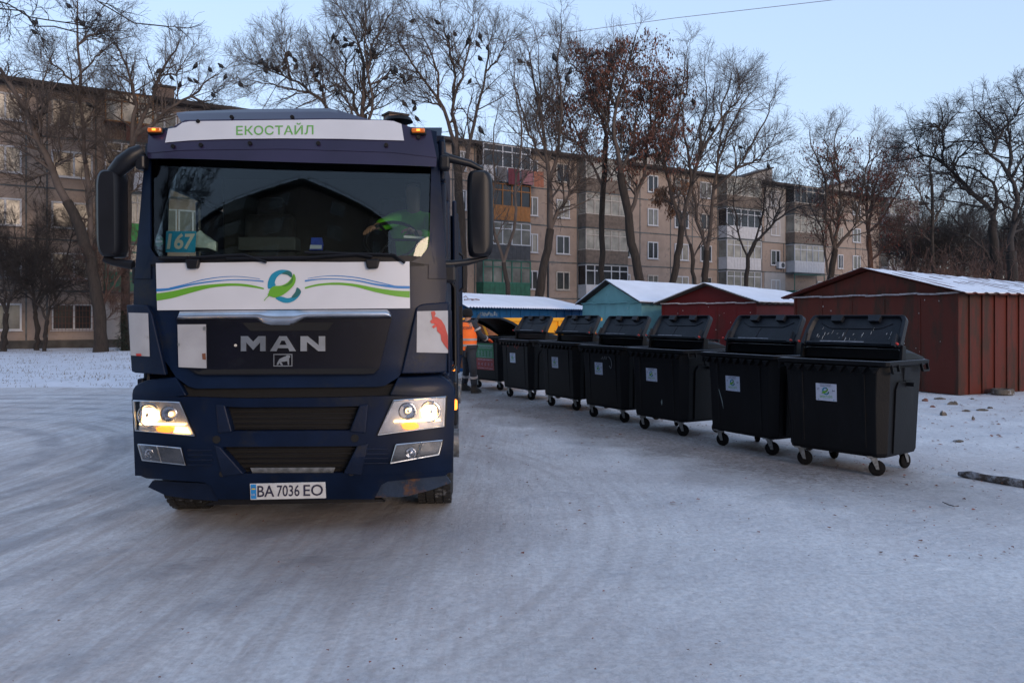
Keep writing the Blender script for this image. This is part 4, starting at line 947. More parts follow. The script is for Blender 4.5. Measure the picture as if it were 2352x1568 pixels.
for i in range(13):
    x = .95 + i * .085; z = 1.70 + rg.uniform(-.02, .03); h = rg.uniform(.08, .14)
    P = [(x + rg.uniform(-.03, .04), -.03, z), (x + rg.uniform(-.02, .05), -.03, z + h), (x + rg.uniform(0, .07), -.03, z + h * rg.uniform(.2, .9)), (x + rg.uniform(.02, .09), -.03, z + rg.uniform(0, h))]
    mb.tube(P, .006, 4)
for P in ([(.7, 1.5), (.8, 1.62), (.72, 1.66)], [(.75, 1.42), (.95, 1.50), (1.2, 1.47)], [(2.1, 1.55), (2.2, 1.45), (2.15, 1.35), (1.9, 1.38)], [(2.6, 1.62), (2.66, 1.40), (2.6, 1.3)], [(3.6, 1.48), (3.9, 1.53), (4.3, 1.5)]):
    mb.tube([(x, -.03, z) for x, z in P], .007, 4)
mb.build('graffiti', M['spray'], g)
mb = MB(); rg = random.Random(3)
for i in range(16):
    x, y = .9 + rg.uniform(-.6, .9), .9 + rg.uniform(-.5, .9); z = 1.97 + .5 * (y + .3) / 2.3 + .07; a = rg.uniform(-.8, .8); l = rg.uniform(.1, .3)
    mb.tube([(x - l * math.cos(a), y - l * math.sin(a), z), (x, y, z + .035), (x + l * math.cos(a), y + l * math.sin(a), z + .01)], .012, 5)
o = mb.build('debris_heap', M['deadleaf'], None); o.location = g.location; o.rotation_euler = g.rotation_euler; tag(o, 'small heap of bark and twigs on the blue garage roof snow', 'debris')
# ---------------------------------------------------------------- yellow skip
M['skipyellow'] = mat('yellow_skip_paint', (.72, .33, .012), .5, 0, .08, 2, .1, 20, dirt=(.45, .18, .02), dscale=4, damt=.38)
M['skiprust'] = mat('rusty_orange_end', (.20, .075, .03), .8, 0, .3, 3, .2, 20)
a, b = Vector((-.75, 19.9, 0)), Vector((2.65, 24.0, 0)); d = b - a; Ls = d.length
sk = empty('skip_container', a, (0, 0, math.atan2(d.y, d.x)), 'yellow open skip container standing behind the bins', 'skip')
mb = MB(); t = .06
def trap(y): return [(-.0, 1.60), (Ls, 1.60), (Ls - .75, .35), (.75, .35)]
mb.prism([(0, 1.6), (Ls, 1.6), (Ls - .75, .3), (.75, .3)], lambda u, v, w: (u, w, v), t); mb.prism([(0, 1.6), (Ls, 1.6), (Ls - .75, .3), (.75, .3)], lambda u, v, w: (u, 1.8 - w, v), t)
mb.prism([(Ls - t, 1.6), (Ls, 1.6), (Ls - .75, .3), (Ls - .8, .3)], lambda u, v, w: (u, .06 + w, v), 1.68); mb.box((Ls / 2, .9, .34), (Ls - 1.6, 1.7, .06))
for i in range(1, 5): mb.box((Ls * i / 5, -.025, .95), (.08, .05, 1.25))
mb.build('skip_body', M['skipyellow'], sk)
mb = MB(); mb.prism([(0, 1.6), (t, 1.6), (.8, .3), (.75, .3)], lambda u, v, w: (u, .06 + w, v), 1.68); mb.prism([(.03, 1.56), (.75, 1.1), (.95, .34), (.78, .34)], lambda u, v, w: (u, -.012 + w, v), .01); mb.build('end_plate', M['skiprust'], sk)
mb = MB(); mb.box((Ls / 2, -.01, 1.60), (Ls + .1, .10, .09)); mb.box((Ls / 2, 1.81, 1.60), (Ls + .1, .10, .09)); mb.box((Ls, .9, 1.602), (.1, 1.7, .09)); mb.build('rim_rail', M['skipyellow'], sk, bevel=.01)
mb = MB(); P = [(Ls - 1.15 + .42 * math.cos(k * .35 + .3), -.03, 1.02 + .33 * math.sin(k * .35 + .3)) for k in range(9)]; mb.tube(P, .01, 4); mb.tube([(Ls - 1.3 + .18 * math.cos(k * .7), -.03, 1.02 + .1 * math.sin(k * .7)) for k in range(9)], .009, 4); mb.build('graffiti', M['black'], sk)
# ---------------------------------------------------------------- bins
HX, HY, ZR = .652, .476, 1.222
def octo(hx, hy, c, z): return [(-hx + c, -hy, z), (hx - c, -hy, z), (hx, -hy + c, z), (hx, hy - c, z), (hx - c, hy, z), (-hx + c, hy, z), (-hx, hy - c, z), (-hx, -hy + c, z)]
def make_bin(lid=True):
    t = empty('wheeled_bin')
    mb = MB()
    out = [octo(.545, .385, .06, .205), octo(.566, .402, .08, .25), octo(.592, .430, .10, .8), octo(.607, .442, .10, 1.10), octo(.610, .446, .10, ZR - .055)]
    inn = [octo(.595, .431, .095, ZR - .055), octo(.54, .38, .07, .30)]
    mb.loft(out + inn); body = mb.build('bin_body', M['binplastic'], t, bevel=.008)
    mb = MB()
    # end panels, front channel, gussets under the rim
    for s in (-1, 1):
        mb.prism([(-.22, .24), (.24, .24), (.25, .92), (.18, 1.0), (-.18, 1.0), (-.23, .92)], lambda u, v, w: (s * (.567 + (v - .25) * .050 + w), u, v), .016)
    for i in range(9):
        x = -.50 + i * .125; mb.prism([(x - .05, ZR - .06), (x + .05, ZR - .06), (x, ZR - .13)], lambda u, v, w: (u, -.442 - w, v), .05)
    for x in (-.36, .36): mb.prism([(.30, 0), (.30, .02), (1.08, .02), (1.08, 0)], lambda u, v, w: (x + w, -.397 - (u - .31) * .058 - v * .6, u), .022)
    mb.build('moulded_ribs', M['binplastic'], t, bevel=.004)
    mb = MB(); mb.loft([octo(.618, .452, .09, ZR - .06), octo(HX, HY, .03, ZR - .045), octo(HX + .004, HY + .004, .03, ZR - .004), octo(HX - .012, HY - .012, .03, ZR), octo(.60, .425, .08, ZR), octo(.595, .42, .08, ZR - .06)], 0, False); mb.build('rim', M['binplastic'], t, bevel=.004)
    mb = MB(); mb.loft([octo(HX - .016, HY - .016, .03, ZR + .0015), octo(HX - .030, HY - .030, .03, ZR + .0035), octo(HX - .040, HY - .040, .03, ZR + .0015)], 0, False); mb.build('frost', M['frost'], t)
    for sx in (-1, 1):
        for sy in (-1, 1):
            mb = MB(); x, y = sx * .655, sy * .335
            mb.box((x + sx * .012, y, ZR - .115), (.022, .15, .022)); 
            for q in (-.07, .07): mb.box((x, y + q, ZR - .078), (.03, .016, .085), 0, 0, 0, sx * R(-12))
            mb.build('handle', M['binplastic'], t, bevel=.004)
        mb = MB(); mb.cyl((sx * .58, .0, .97), (sx * .70, .0, .97), .022, 14); mb.cyl((sx * .60, 0, .97), (sx * .62, 0, .97), .04, 14)
        mb.loft([[(sx * .575, -.10, 1.15), (sx * .63, -.07, 1.15), (sx * .63, .07, 1.15), (sx * .575, .10, 1.15)], [(sx * .57, -.04, .93), (sx * .60, -.03, .95), (sx * .60, .03, .95), (sx * .57, .04, .93)]]); mb.build('trunnion', M['binplastic'], t, sm=True)
    for i, (x, y, a) in enumerate(((-.42, -.33, 20), (.42, -.33, 35), (.42, .33, 80), (-.42, .33, -30))):
        c = MB(); ra = R(a); e = Vector((math.cos(ra), math.sin(ra), 0)); n = Vector((-math.sin(ra), math.cos(ra), 0))
        c.box((x, y, .207), (.14, .12, .014), 0, ra); c.cyl((x, y, .185), (x, y, .203), .036, 14)
        wc = Vector((x, y, .085)) + e * .035
        for s in (-1, 1):
            p0 = Vector((x, y, .188)) + n * s * .034
            c.add([p0 + e * -.03, p0 + e * .035, wc + n * s * .034 + e * .018 + Vector((0, 0, -.012)), wc + n * s * .034 - e * .012 + Vector((0, 0, -.01))] + [q + n * s * .005 for q in (p0 + e * -.03, p0 + e * .035, wc + n * s * .034 + e * .018 + Vector((0, 0, -.012)), wc + n * s * .034 - e * .012 + Vector((0, 0, -.01)))],
                  [(0, 1, 2, 3), (4, 5, 6, 7), (0, 1, 5, 4), (1, 2, 6, 5), (2, 3, 7, 6), (3, 0, 4, 7)])
        c.box((x, y, .187), (.07, .075, .008), 0, ra); c.cyl(wc - n * .042, wc + n * .042, .010, 8)
        ca = c.build('castor', M['galv'], t)
        w = MB(); prof = [(-.022, .04), (-.022, .072), (-.015, .082), (0, .085), (.015, .082), (.022, .072), (.022, .04)]
        w.loft([[wc + n * u + e * (q * math.cos(k * .2618)) + Vector((0, 0, q * math.sin(k * .2618))) for k in range(24)] for u, q in prof]); wl2 = w.build('wheel', M['rubber'], ca, sm=True)
    return t
def open_lid(t):
    """rear hood over the back half and the small front flap folded up"""
    mb = MB(); rows = []
    for i in range(11):
        y = -.02 + .49 * i / 10; zc = .105 * math.cos((i / 10) ** 1.5 * math.pi / 2) + .012
        rows.append([(-.60, y, ZR + .002), (-.585, y, ZR + .015 + zc * .55), (-.53, y, ZR + zc), (.53, y, ZR + zc), (.585, y, ZR + .015 + zc * .55), (.60, y, ZR + .002)])
    mb.loft(rows, 0, True); h = mb.build('rear_hood', M['binplastic'], t, bevel=.006)
    mb = MB()
    for i in range(9): y = .04 + i * .022; mb.box((.40, y, ZR + .122), (.24, .010, .016)); mb.box((-.40, y, ZR + .122), (.24, .010, .016))
    mb.build('ridged_step', M['binplastic'], h)
    mb = MB(); mb.loft([[(x, y, ZR + z_) for x, z_ in ((-.50, .1195), (.50, .1195), (.50, .1215), (-.50, .1215))] for y in (.02, .16)]); 
    rowsf = []
    for i in range(2, 10):
        y = -.02 + .49 * i / 10; zc = .105 * math.cos((i / 10) ** 1.5 * math.pi / 2) + .0155; rowsf.append([(-.52, y, ZR + zc), (.52, y, ZR + zc), (.52, y, ZR + zc - .002), (-.52, y, ZR + zc - .002)])
    mb = MB(); mb.loft(rowsf); mb.build('frost_film', M['frost'], h)
    mb = MB(); mb.tube([(-.40, .40, ZR + .05), (-.40, .43, ZR + .12), (.40, .43, ZR + .12), (.40, .40, ZR + .05)], [.02, .016, .016, .02], 8); mb.build('pull_bar', M['binplastic'], h, sm=True)
    for s in (-1, 1):
        mb = MB(); mb.prism([(-.07, ZR + .002), (.03, ZR + .002), (.02, ZR + .15), (-.02, ZR + .165), (-.05, ZR + .16), (-.06, ZR + .08)], lambda u, v, w: (s * (.565 + w), u, v), .035); mb.build('hinge_bracket', M['binplastic'], t, bevel=.006)
    # flap: shallow tray with its inside facing the front
    tilt = R(29); hz = Vector((0, -.035, ZR + .125))
    def fm(u, v, w): # u across, v up the flap, w toward the front
        c, s = math.cos(tilt), math.sin(tilt); return (u, hz.y + v * s - w * c, hz.z + v * c + w * s)
    FH = .388
    O = [(-.56, .0), (.56, .0), (.585, .03), (.572, FH - .05), (.55, FH - .012), (.53, FH), (-.50, FH), (-.53, FH - .012), (-.555, FH - .06), (-.58, FH - .20), (-.585, .03)]
    I = [(x * .93, .022 + y * .90) for x, y in O]
    mb = MB(); mb.loft([[fm(u, v, -.012) for u, v in O], [fm(u, v, .0) for u, v in O], [fm(u, v, .052) for u, v in O], [fm(u, v, .055) for u, v in [(x * .985, .004 + y * .975) for x, y in O]], [fm(u, v, .048) for u, v in I], [fm(u * .95, v * .97 + .006, .008) for u, v in I]])
    fl = mb.build('front_flap', M['bininner'], t, bevel=.004)
    mb = MB()
    for x in (-.22, .22): mb.prism([(x - .075, FH - .005), (x + .075, FH - .005), (x + .06, FH - .085), (x - .06, FH - .085)], lambda u, v, w: fm(u, v, .012 + w), .055)
    mb.tube([fm(x, z, .012) for x, z in ((-.42, .30), (-.33, .255), (-.28, .235), (.28, .235), (.33, .255), (.42, .30))], .008, 6)
    mb.tube([fm(-.13, .03, .010), fm(-.08, .23, .010)], .005, 5); mb.prism([(-.50, .0), (.50, .0), (.50, .022), (-.50, .022)], lambda u, v, w: fm(u, v, .07 + w), .03)
    for x in (-.53, .53): mb.prism([(x - .02, -.02), (x + .02, -.02), (x + .012, .13), (x - .012, .13)], lambda u, v, w: fm(u, v, .06 + w), .05)
    mb.build('flap_ribs', M['bininner'], fl, bevel=.004)
    mb = MB(); mb.prism([(-.32, .016), (.2, .016), (.2, .026), (-.32, .026)], lambda u, v, w: fm(u, v, .101 + w), .002); mb.build('frost_line', M['frost'], fl)
    for s in (-1, 1):
        mb = MB(); mb.cyl(fm(s * .575, .005, .095), fm(s * .575, .005, .122), .012, 10); mb.build('hinge_pin', M['red'], fl)
def sticker(t, w, h, cx, z, left, num):
    """front face leans by .058 per metre"""
    def f3(u, v, lay): 
        zz = z + v; return (cx + u, -.4265 - (zz - .8) * .050 - .0025 - lay * .0012 - (.006 if zz > 1.05 else 0), zz)
    st = MB(); st.prism([(-w / 2, -h / 2), (w / 2, -h / 2), (w / 2, h / 2), (-w / 2, h / 2)], lambda a, b, q: f3(a, b, q), 1, 0)
    k = .052; add_logo(st, lambda u, v, q: f3(-.01 + u * k * .8, .012 + v * k * .8, 1.4 + q), (1, 2, 3, 4))
    def tx(body, x0, x1, y0, y1, mi, bold=.01): add_text(st, body, lambda u, v: f3(x0 + (x1 - x0) * u, y0 + (y1 - y0) * v, 1.6), mi, bold)
    tx('ЕКОСТАЙЛ', -.075, .07, -.062, -.032, 5, .02)
    tx('Скануй. Заощаджуй.', -.07, .06, .078, .091, 6, .02); tx('Роби місто чистішим!', -.07, .06, .062, .074, 6, .02); tx('ecostyle.ua', -.035, .04, -.078, -.070, 1)
    tx(left, -w / 2 + .02, -w / 2 + .042, .02, .042, 6); tx(num, w / 2 - .052, w / 2 - .022, .01, .032, 6)
    for x, m_ in ((-w / 2 + .03, 1), (w / 2 - .035, 1)): st.prism([(x + .006 * math.cos(q), -h / 2 + .012 + .006 * math.sin(q)) for q in [i * .785 for i in range(8)]], lambda a, b, q: f3(a, b, 1.2 + q), .5, m_)
    return st.build('sticker', [M['sticker'], M['cyan'], M['teal'], M['green'], M['darkgreen'], M['green_txt'], M['ink']], t)
GB = 'black four-wheeled bins in a row with their flaps up'
BINS = [((3.841, 9.013), 51.3, '64', 'nearest black wheeled bin, right end of the row, sticker numbered 64', (0, 0, 1)),
        ((3.228, 10.264), 61, '63', 'second black wheeled bin from the right, sticker numbered 63', (0, 0, 1)),
        ((2.466, 11.824), 60, '61', 'third black wheeled bin from the right, sticker numbered 61', (0, 0, 1)),
        ((1.855, 13.34), 60.2, '59', 'fourth black wheeled bin from the right, chalk scrawl above its sticker', (0, 0, 1)),
        ((1.214, 14.863), 60.9, '62', 'fifth black wheeled bin from the right, pale sticker at mid height', (0, 0, 1)),
        ((.43, 16.738), 59.2, '60', 'sixth black wheeled bin from the right, faint red smears under its rim', (0, 0, 1))]
proto = make_bin(); open_lid(proto)
rg = random.Random(5)
binobjs = []
for i, (c, ph, num, lab, _) in enumerate(BINS):
    b_ = proto if i == 0 else child_copy(proto)
    b_.location = (c[0], c[1], gz(*c) - .012); b_.rotation_euler = (0, 0, -R(ph)); tag(b_, lab, 'bin', GB); binobjs.append(b_)
for b_, (c, ph, num, lab, _) in zip(binobjs, BINS):
    w_, h_ = (.245, .19) if num in ('64', '63', '61') else (.215, .20)
    cx = -.06 if num == '64' else -.09
    st = sticker(b_, w_, h_, cx, .86 if num == '64' else .84, '17', num); st.name = 'sticker'
M['chalk'] = mat('chalk_scrawl', (.16, .17, .18), .9); M['scuff'] = mat('white_scuff', (.20, .25, .26), .8); M['redsmear'] = mat('red_smear', (.12, .012, .01), .7)
def onf(u, z): return (u, -.4265 - (z - .8) * .050 - .006, z)
mb = MB()
for P in ([(0, 1.00), (.04, 1.04), (.05, 1.0)], [(.07, 1.0), (.1, 1.05), (.13, 1.0), (.16, 1.05)], [(.20, 1.05), (.26, 1.0), (.28, .92), (.25, .86), (.21, .90)]): mb.tube([onf(u, z) for u, z in P], .005, 4)
mb.build('chalk_scrawl', M['chalk'], binobjs[3])
for bi, P in ((2, [(.10, .46), (.125, .50), (.13, .45), (.115, .41)]), (1, [(-.36, .80), (-.34, .76), (-.28, .60), (-.27, .50), (-.30, .62)]), (5, [(-.30, 1.12), (-.22, 1.12), (-.24, 1.07), (-.28, 1.06)])):
    mb = MB(); mb.prism(P, lambda u, v, w: (u, onf(u, v)[1] - w, v), .002); mb.build('paint_smear' if bi == 5 else 'scuff_mark', M['redsmear' if bi == 5 else 'scuff'], binobjs[bi])
mb = MB(); 
for u, v in ((.02, 1.10), (.16, 1.115), (.10, 1.07)): mb.prism([(u - .03, v), (u + .03, v + .01), (u + .02, v - .045), (u - .01, v - .05)], lambda a, b, w: (a, onf(a, b)[1] - w, b), .002)
mb.build('paint_smear', M['redsmear'], binobjs[5])
# white drips on the nearest flap
mb = MB(); c_, s_ = math.cos(R(29)), math.sin(R(29))
for i in range(26):
    u = rg.uniform(-.44, .44); v = rg.uniform(.05, .17) + (.06 if rg.random() < .2 else 0); l = rg.uniform(.008, .045)
    mb.tube([(u, -.035 + v * s_ - .0105 * c_, ZR + .125 + v * c_ + .012 * s_), (u + rg.uniform(0, .014), -.035 + (v + l) * s_ - .0105 * c_, ZR + .125 + (v + l) * c_ + .012 * s_)], rg.uniform(.0015, .0035), 4)
mb.build('white_drips', mat('white_drips', (.30, .33, .36), .8), binobjs[0])['kind'] = 'stuff'
# the far bin the worker opens
fb = make_bin(); fb.location = (-.30, 18.75, 0); fb.rotation_euler = (0, 0, -R(52)); tag(fb, 'farthest wheeled bin with green and red sign, its lid held by the worker', 'bin', None)
mb = MB(); ang = R(25); rows = []
for i in range(13):
    t_ = i / 12; y = .47 - .98 * t_; z = .10 * math.sin(math.pi * min(1, t_ * 1.0)) ** .6 + .0
    sn_, cs_ = math.sin(ang), math.cos(ang); yy, zz = .47 - .98 * t_ * cs_ - z * sn_ * 0, ZR + .01 + .98 * t_ * sn_ + z * cs_
    rows.append([(-.63, yy, zz - .03 - z * .5), (-.58, yy, zz), (.58, yy, zz), (.63, yy, zz - .03 - z * .5), (.60, yy, zz - .045 - z * .5), (.55, yy, zz - .02), (-.55, yy, zz - .02), (-.60, yy, zz - .045 - z * .5)])
mb.loft(rows); ld = mb.build('lid', M['binplastic'], fb, bevel=.006, sm=True)
rows = [[(r[1][0] + .03, r[1][1], r[1][2] + .002), (r[2][0] - .03, r[2][1], r[2][2] + .002), (r[2][0] - .03, r[2][1], r[2][2] + .004), (r[1][0] + .03, r[1][1], r[1][2] + .004)] for r in rows[3:12]]
mb = MB(); mb.loft(rows); mb.build('frost_film', M['frost'], ld)
M['signgreen'] = mat('sign_green', (.01, .13, .05), .5); M['signred'] = mat('sign_red', (.19, .010, .012), .5)
mb = MB()
mb.prism([(-.32, .72), (.36, .72), (.36, 1.06), (-.32, 1.06)], lambda u, v, w: (u, onf(u, v)[1] - .002 - w, v), .002, 0); mb.prism([(-.32, .45), (.36, .45), (.36, .718), (-.32, .718)], lambda u, v, w: (u, onf(u, v)[1] - .002 - w, v), .002, 1)
for body, x0, x1, z0, z1 in (('ОРГАНІЧНІ ВІДХОДИ', -.26, .33, .985, 1.02), ('КРІМ ХАРЧОВИХ ВІДХОДІВ', -.2, .30, .95, .966), ('НЕ МОЖНА КИДАТИ', -.26, .30, .67, .695), ('батарейки  лампи  фарба', -.26, .32, .48, .495), ('харчові залишки та папір', -.26, .32, .74, .755)):
    add_text(mb, body, lambda u, v: (x0 + (x1 - x0) * u, onf(0, z0)[1] - .008, z0 + (z1 - z0) * v), 2, .01)
for k in range(5):
    for z in (.86, .80, .58): u = -.22 + k * .125; mb.tube([(u + .026 * math.cos(q), onf(0, z)[1] - .007, z + .026 * math.sin(q)) for q in [i * .785 for i in range(9)]], .0022, 4, 2)
mb.build('waste_sign', [M['signgreen'], M['signred'], M['sticker']], fb)
# ---------------------------------------------------------------- ground clutter
M['bark'] = mat('dark_wet_bark', (.050, .040, .036), .9, 0, .35, 14, .8, 30, stretch=(1, 1, 1), dirt=(.24, .25, .28), dscale=7, damt=.52)
mb = MB(); A, B_ = Vector((4.72, 8.42, .022)), Vector((5.62, 7.02, .026)); P = []; rr = []
for i in range(15):
    t_ = i / 14; p = A.lerp(B_, t_); p.x += .004 * math.sin(i * 1.3); p.z += .003 * math.sin(i * 2.1); P.append(p); rr.append((.022, .040)[min(1, i)] + .005 * math.sin(i * 1.7) + .008 * t_)
mb.tube(P, rr, 14); tag(mb.build('log', M['bark'], None, sm=True), 'dark frosted log lying on the snow at the right edge', 'log')
M['stone'] = mat('rubble_stone', (.10, .085, .07), .95, 0, .35, 9, .7, 20, dirt=(.5, .53, .6), dscale=7, damt=.42)
M['brick'] = mat('brick_chunk', (.13, .06, .045), .95, 0, .3, 9, .5, 20)
rg = random.Random(8)
def stone(px, py, w, h, m, lab):
    Y = EYE / ((py - 727) / 1830); x = (px - 1176) / 1830 * Y; n = 9; w *= .8; h *= .9; rings = []
    ph = [rg.uniform(.55, 1.2) for _ in range(n)]
    for k, q in ((-.4, .9), (0, 1.05), (.5, .95), (.85, .6), (1, .2)): rings.append([(x + w * q * ph[i] * math.cos(i * 2 * math.pi / n), Y + w * .7 * q * ph[i] * math.sin(i * 2 * math.pi / n), h * k * rg.uniform(.55, 1.25)) for i in range(n)])
    mb = MB(); mb.loft(rings); tag(mb.build('stone', M[m], None, sm=False), lab, 'stone', 'stones by the red garage')
for a_ in ((2166, 952, .085, .07, 'stone', 'round dark stone with a speckled snowy top, in front of the red garage corner'), (2190, 928, .16, .06, 'stone', 'largest rough stone lump in the snow by the garage'), (2160, 916, .13, .035, 'stone', 'flat wide stone close to the red garage wall'),
           (2125, 920, .07, .05, 'brick', 'reddish brick lump beside the nearest bin'), (2143, 934, .06, .03, 'brick', 'small reddish stone between two dark stones'), (2258, 942, .12, .03, 'stone', 'long flat rock in the snow, right of the stone lump'), (2275, 937, .06, .03, 'stone', 'small pale rock just beyond the long flat rock'),
           (2218, 943, .10, .022, 'stone', 'thin flat stone between the lump and the long rock'), (2235, 962, .035, .05, 'stone', 'tiny upright stone alone in open snow'), (2200, 1013, .09, .02, 'stone', 'flat brownish stone half way to the log'), (2233, 916, .06, .02, 'stone', 'small stone nearest the garage corner')):
    stone(*a_)
mb = MB(); Y = EYE / ((908 - 727) / 1830); x = (2319 - 1176) / 1830 * Y; prof = [(.20, 0), (.225, .02), (.225, .10), (.20, .12), (.13, .12), (.12, .06)]
mb.loft([[(x + r_ * math.cos(k * .2618), Y + .25 + r_ * math.sin(k * .2618), z) for k in range(24)] for r_, z in prof]); tag(mb.build('concrete_ring', M['stone'], None, sm=True), 'round flat concrete ring lying by the right garage wall', 'ring')
mb = MB(); mb.tube([at(2160, 1150, 7.25), at(2172, 1154, 7.2), at(2190, 1160, 7.1), at(2202, 1162, 7.05)], .004, 5)
mb = MB()
def gp(px, py, h=.008): Y = (EYE - h) / ((py - 727) / 1830); return ((px - 1176) / 1830 * Y, Y, h)
mb.tube([gp(2165, 1152), gp(2178, 1158), gp(2192, 1162), gp(2202, 1161)], .005, 5); tag(mb.build('twig', M['bark'], None), 'thin dark twig on bare snow below the nearest bin', 'twig')
# wires
M['cable'] = mat('thin_cable', (.16, .11, .12), .6)
mb = MB(); mb.tube([at(-300, 300, 42), at(480, 193, 38), at(900, 140, 36), at(1210, 88, 34), at(1550, 42, 31), at(1900, 2, 28), at(2600, -90, 24)], .011, 5); tag(mb.build('overhead_cable', M['cable'], None), 'thin overhead cable crossing the sky above the trees', 'cable')
mb = MB(); mb.tube([at(-200, -25, 17), at(0, 5, 17), at(150, 50, 17.5), at(300, 78, 18), at(420, 88, 19), at(520, 60, 22)], .014, 5)
# ---------------------------------------------------------------- people
def skin(name, J, E, m, parent=None, sub=2, root=0):
    me = bpy.data.meshes.new(name); me.from_pydata([tuple(j[0]) for j in J], E, []); o = bpy.data.objects.new(name, me); COL.objects.link(o)
    o.modifiers.new('skin', 'SKIN'); sm_ = o.modifiers.new('sub', 'SUBSURF'); sm_.levels = sub; sm_.render_levels = sub
    lay = me.skin_vertices[0].data
    for i, j in enumerate(J): r = j[1]; lay[i].radius = (r, r) if not isinstance(r, tuple) else r; lay[i].use_root = (i == root)
    bpy.context.view_layer.update()
    ev = o.evaluated_get(bpy.context.evaluated_depsgraph_get()); m2 = bpy.data.meshes.new_from_object(ev)
    bpy.data.objects.remove(o); m2.materials.clear(); m2.materials.append(m); smooth(m2)
    o2 = bpy.data.objects.new(name, m2); COL.objects.link(o2)
    if parent: o2.parent = parent
    return o2
M['skin'] = mat('skin', (.36, .19, .13), .6); M['hivis'] = mat('orange_hivis', (1.0, .17, .02), .75, 0, .08, 8, .3, 14)
M['workwear'] = mat('dark_navy_workwear', (.022, .026, .036), .9, 0, .25, 8, .4, 12); M['reflect'] = mat('reflective_tape', (.33, .31, .32), .5)
M['knit'] = mat('black_knit', (.004, .004, .005), .95, 0, .2, 30, .3, 60); M['glove'] = mat('orange_glove', (.75, .10, .02), .8); M['gloveg'] = mat('grey_glove', (.06, .065, .07), .9); M['boot'] = mat('boot_leather', (.012, .010, .010), .7)
M['lime'] = mat('lime_hivis', (.14, .52, .02), .7, 0, .15, 6, .3, 10)
w = empty('person', (-.93, 17.65, 0), (0, 0, 0), 'worker in an orange reflective vest and black beanie lifting a bin lid', 'person')
P0 = Vector((-.93, 17.65, 0))
def L(px, py, Y): return Vector(at(px, py, Y)) - P0
pel = L(1075, 800, 17.65); ch = L(1075, 762, 17.65); nk = L(1074, 737, 17.67); hd = L(1075, 723, 17.68)
# the limbs: near arm (his right) to the rim, far arm to the lid edge
rs, re_, rw = L(1089, 744, 17.58), L(1104, 771, 17.6), L(1120, 779, 17.85)
ls, le, lw = L(1064, 744, 17.80), L(1082, 752, 18.08), L(1096, 733, 18.3)
rh, rk, ra, rt = L(1082, 806, 17.55), L(1087, 852, 17.5), L(1089, 890, 17.6), L(1092, 899, 17.50)
lh, lk, la, lt = L(1072, 806, 17.75), L(1071, 850, 17.9), L(1067, 884, 18.1), L(1073, 890, 18.05)
J = [(pel, .13), (ch, (.17, .13)), (nk, .065), (hd + Vector((0, 0, -.04)), .075), (hd + Vector((0, 0, .05)), .105), (hd + Vector((0, 0, .12)), .07),
     (rs, .06), (re_, .045), (rw, .03), (ls, .06), (le, .045), (lw, .03), (rh, .085), (rk, .06), (ra, .035), (ra + Vector((0, 0, -.03)), .03), (lh, .085), (lk, .06), (la, .035), (la + Vector((0, 0, -.03)), .03), (hd + Vector((.09, .08, -.0)), .02)]
E_ = [(0, 1), (1, 2), (2, 3), (3, 4), (4, 5), (1, 6), (6, 7), (7, 8), (1, 9), (9, 10), (10, 11), (0, 12), (12, 13), (13, 14), (14, 15), (0, 16), (16, 17), (17, 18), (18, 19), (4, 20)]
skin('body', J, E_, M['skin'], w)
def rad(J, k): return k
skin('jacket', [(pel + Vector((0, 0, .0)), .15), (ch, (.175, .13)), (nk + Vector((0, 0, -.01)), .088), (rs, .078), (re_, .068), (rw, .052), (ls, .088), (le, .070), (lw, .05)], [(0, 1), (1, 2), (2, 3), (3, 4), (4, 5), (2, 6), (6, 7), (7, 8)], M['workwear'], w)
tr = skin('trousers', [(pel, .145), (rh, .115), (rk, .088), (ra + Vector((0, 0, .03)), .078), (lh, .115), (lk, .085), (la + Vector((0, 0, .03)), .075)], [(0, 1), (1, 2), (2, 3), (0, 4), (4, 5), (5, 6)], M['workwear'], w)
def band(parent, c, ax, r, h, m=M['reflect'], ry=None):
    ax = ax.normalized(); a = ax.cross(Vector((0, 1, .1))).normalized(); b = a.cross(ax); mb = MB(); ry = ry or r
    mb.loft([[c + ax * z + a * math.cos(k * .3927) * r + b * math.sin(k * .3927) * ry for k in range(16)] for z in (-h / 2, h / 2)]); return mb.build('reflective_band', m, parent, sm=True)
vest = MB(); ax = (nk - pel).normalized(); rings = []
for t_, rx, ry in ((-.06, .200, .160), (.06, .192, .155), (.25, .200, .160), (.5, .215, .165), (.72, .222, .160), (.86, .205, .14), (.94, .14, .10), (.97, .09, .07)):
    c = pel.lerp(nk, t_); rings.append([c + Vector((math.cos(R(-12)) * math.cos(k * .3142) * rx - math.sin(R(-12)) * math.sin(k * .3142) * ry, math.sin(R(-12)) * math.cos(k * .3142) * rx + math.cos(R(-12)) * math.sin(k * .3142) * ry, 0)) for k in range(20)])
vest.loft(rings); v_ = vest.build('hivis_vest', M['hivis'], w, sm=True)
for t_, rr_ in ((.12, .200), (.33, .209)):
    c = pel.lerp(nk, t_); mb = MB(); mb.loft([[c + Vector((math.cos(R(-12)) * math.cos(k * .3142) * rr_ - math.sin(R(-12)) * math.sin(k * .3142) * rr_ * .82, math.sin(R(-12)) * math.cos(k * .3142) * rr_ + math.cos(R(-12)) * math.sin(k * .3142) * rr_ * .82, z)) for k in range(20)] for z in (-.024, .024)]); mb.build('reflective_band', M['reflect'], v_, sm=True)
mb = MB(); 
def vf(u, v): 
    a = R(-100) + (u - .5) * 1.3; c = pel.lerp(nk, .70 + .13 * v); return c + Vector((math.cos(a) * .232, math.sin(a) * .185, 0))
add_text(mb, 'ЕКОСТАЙЛ', vf, 0, .02); mb.build('vest_lettering', M['ink'], v_)
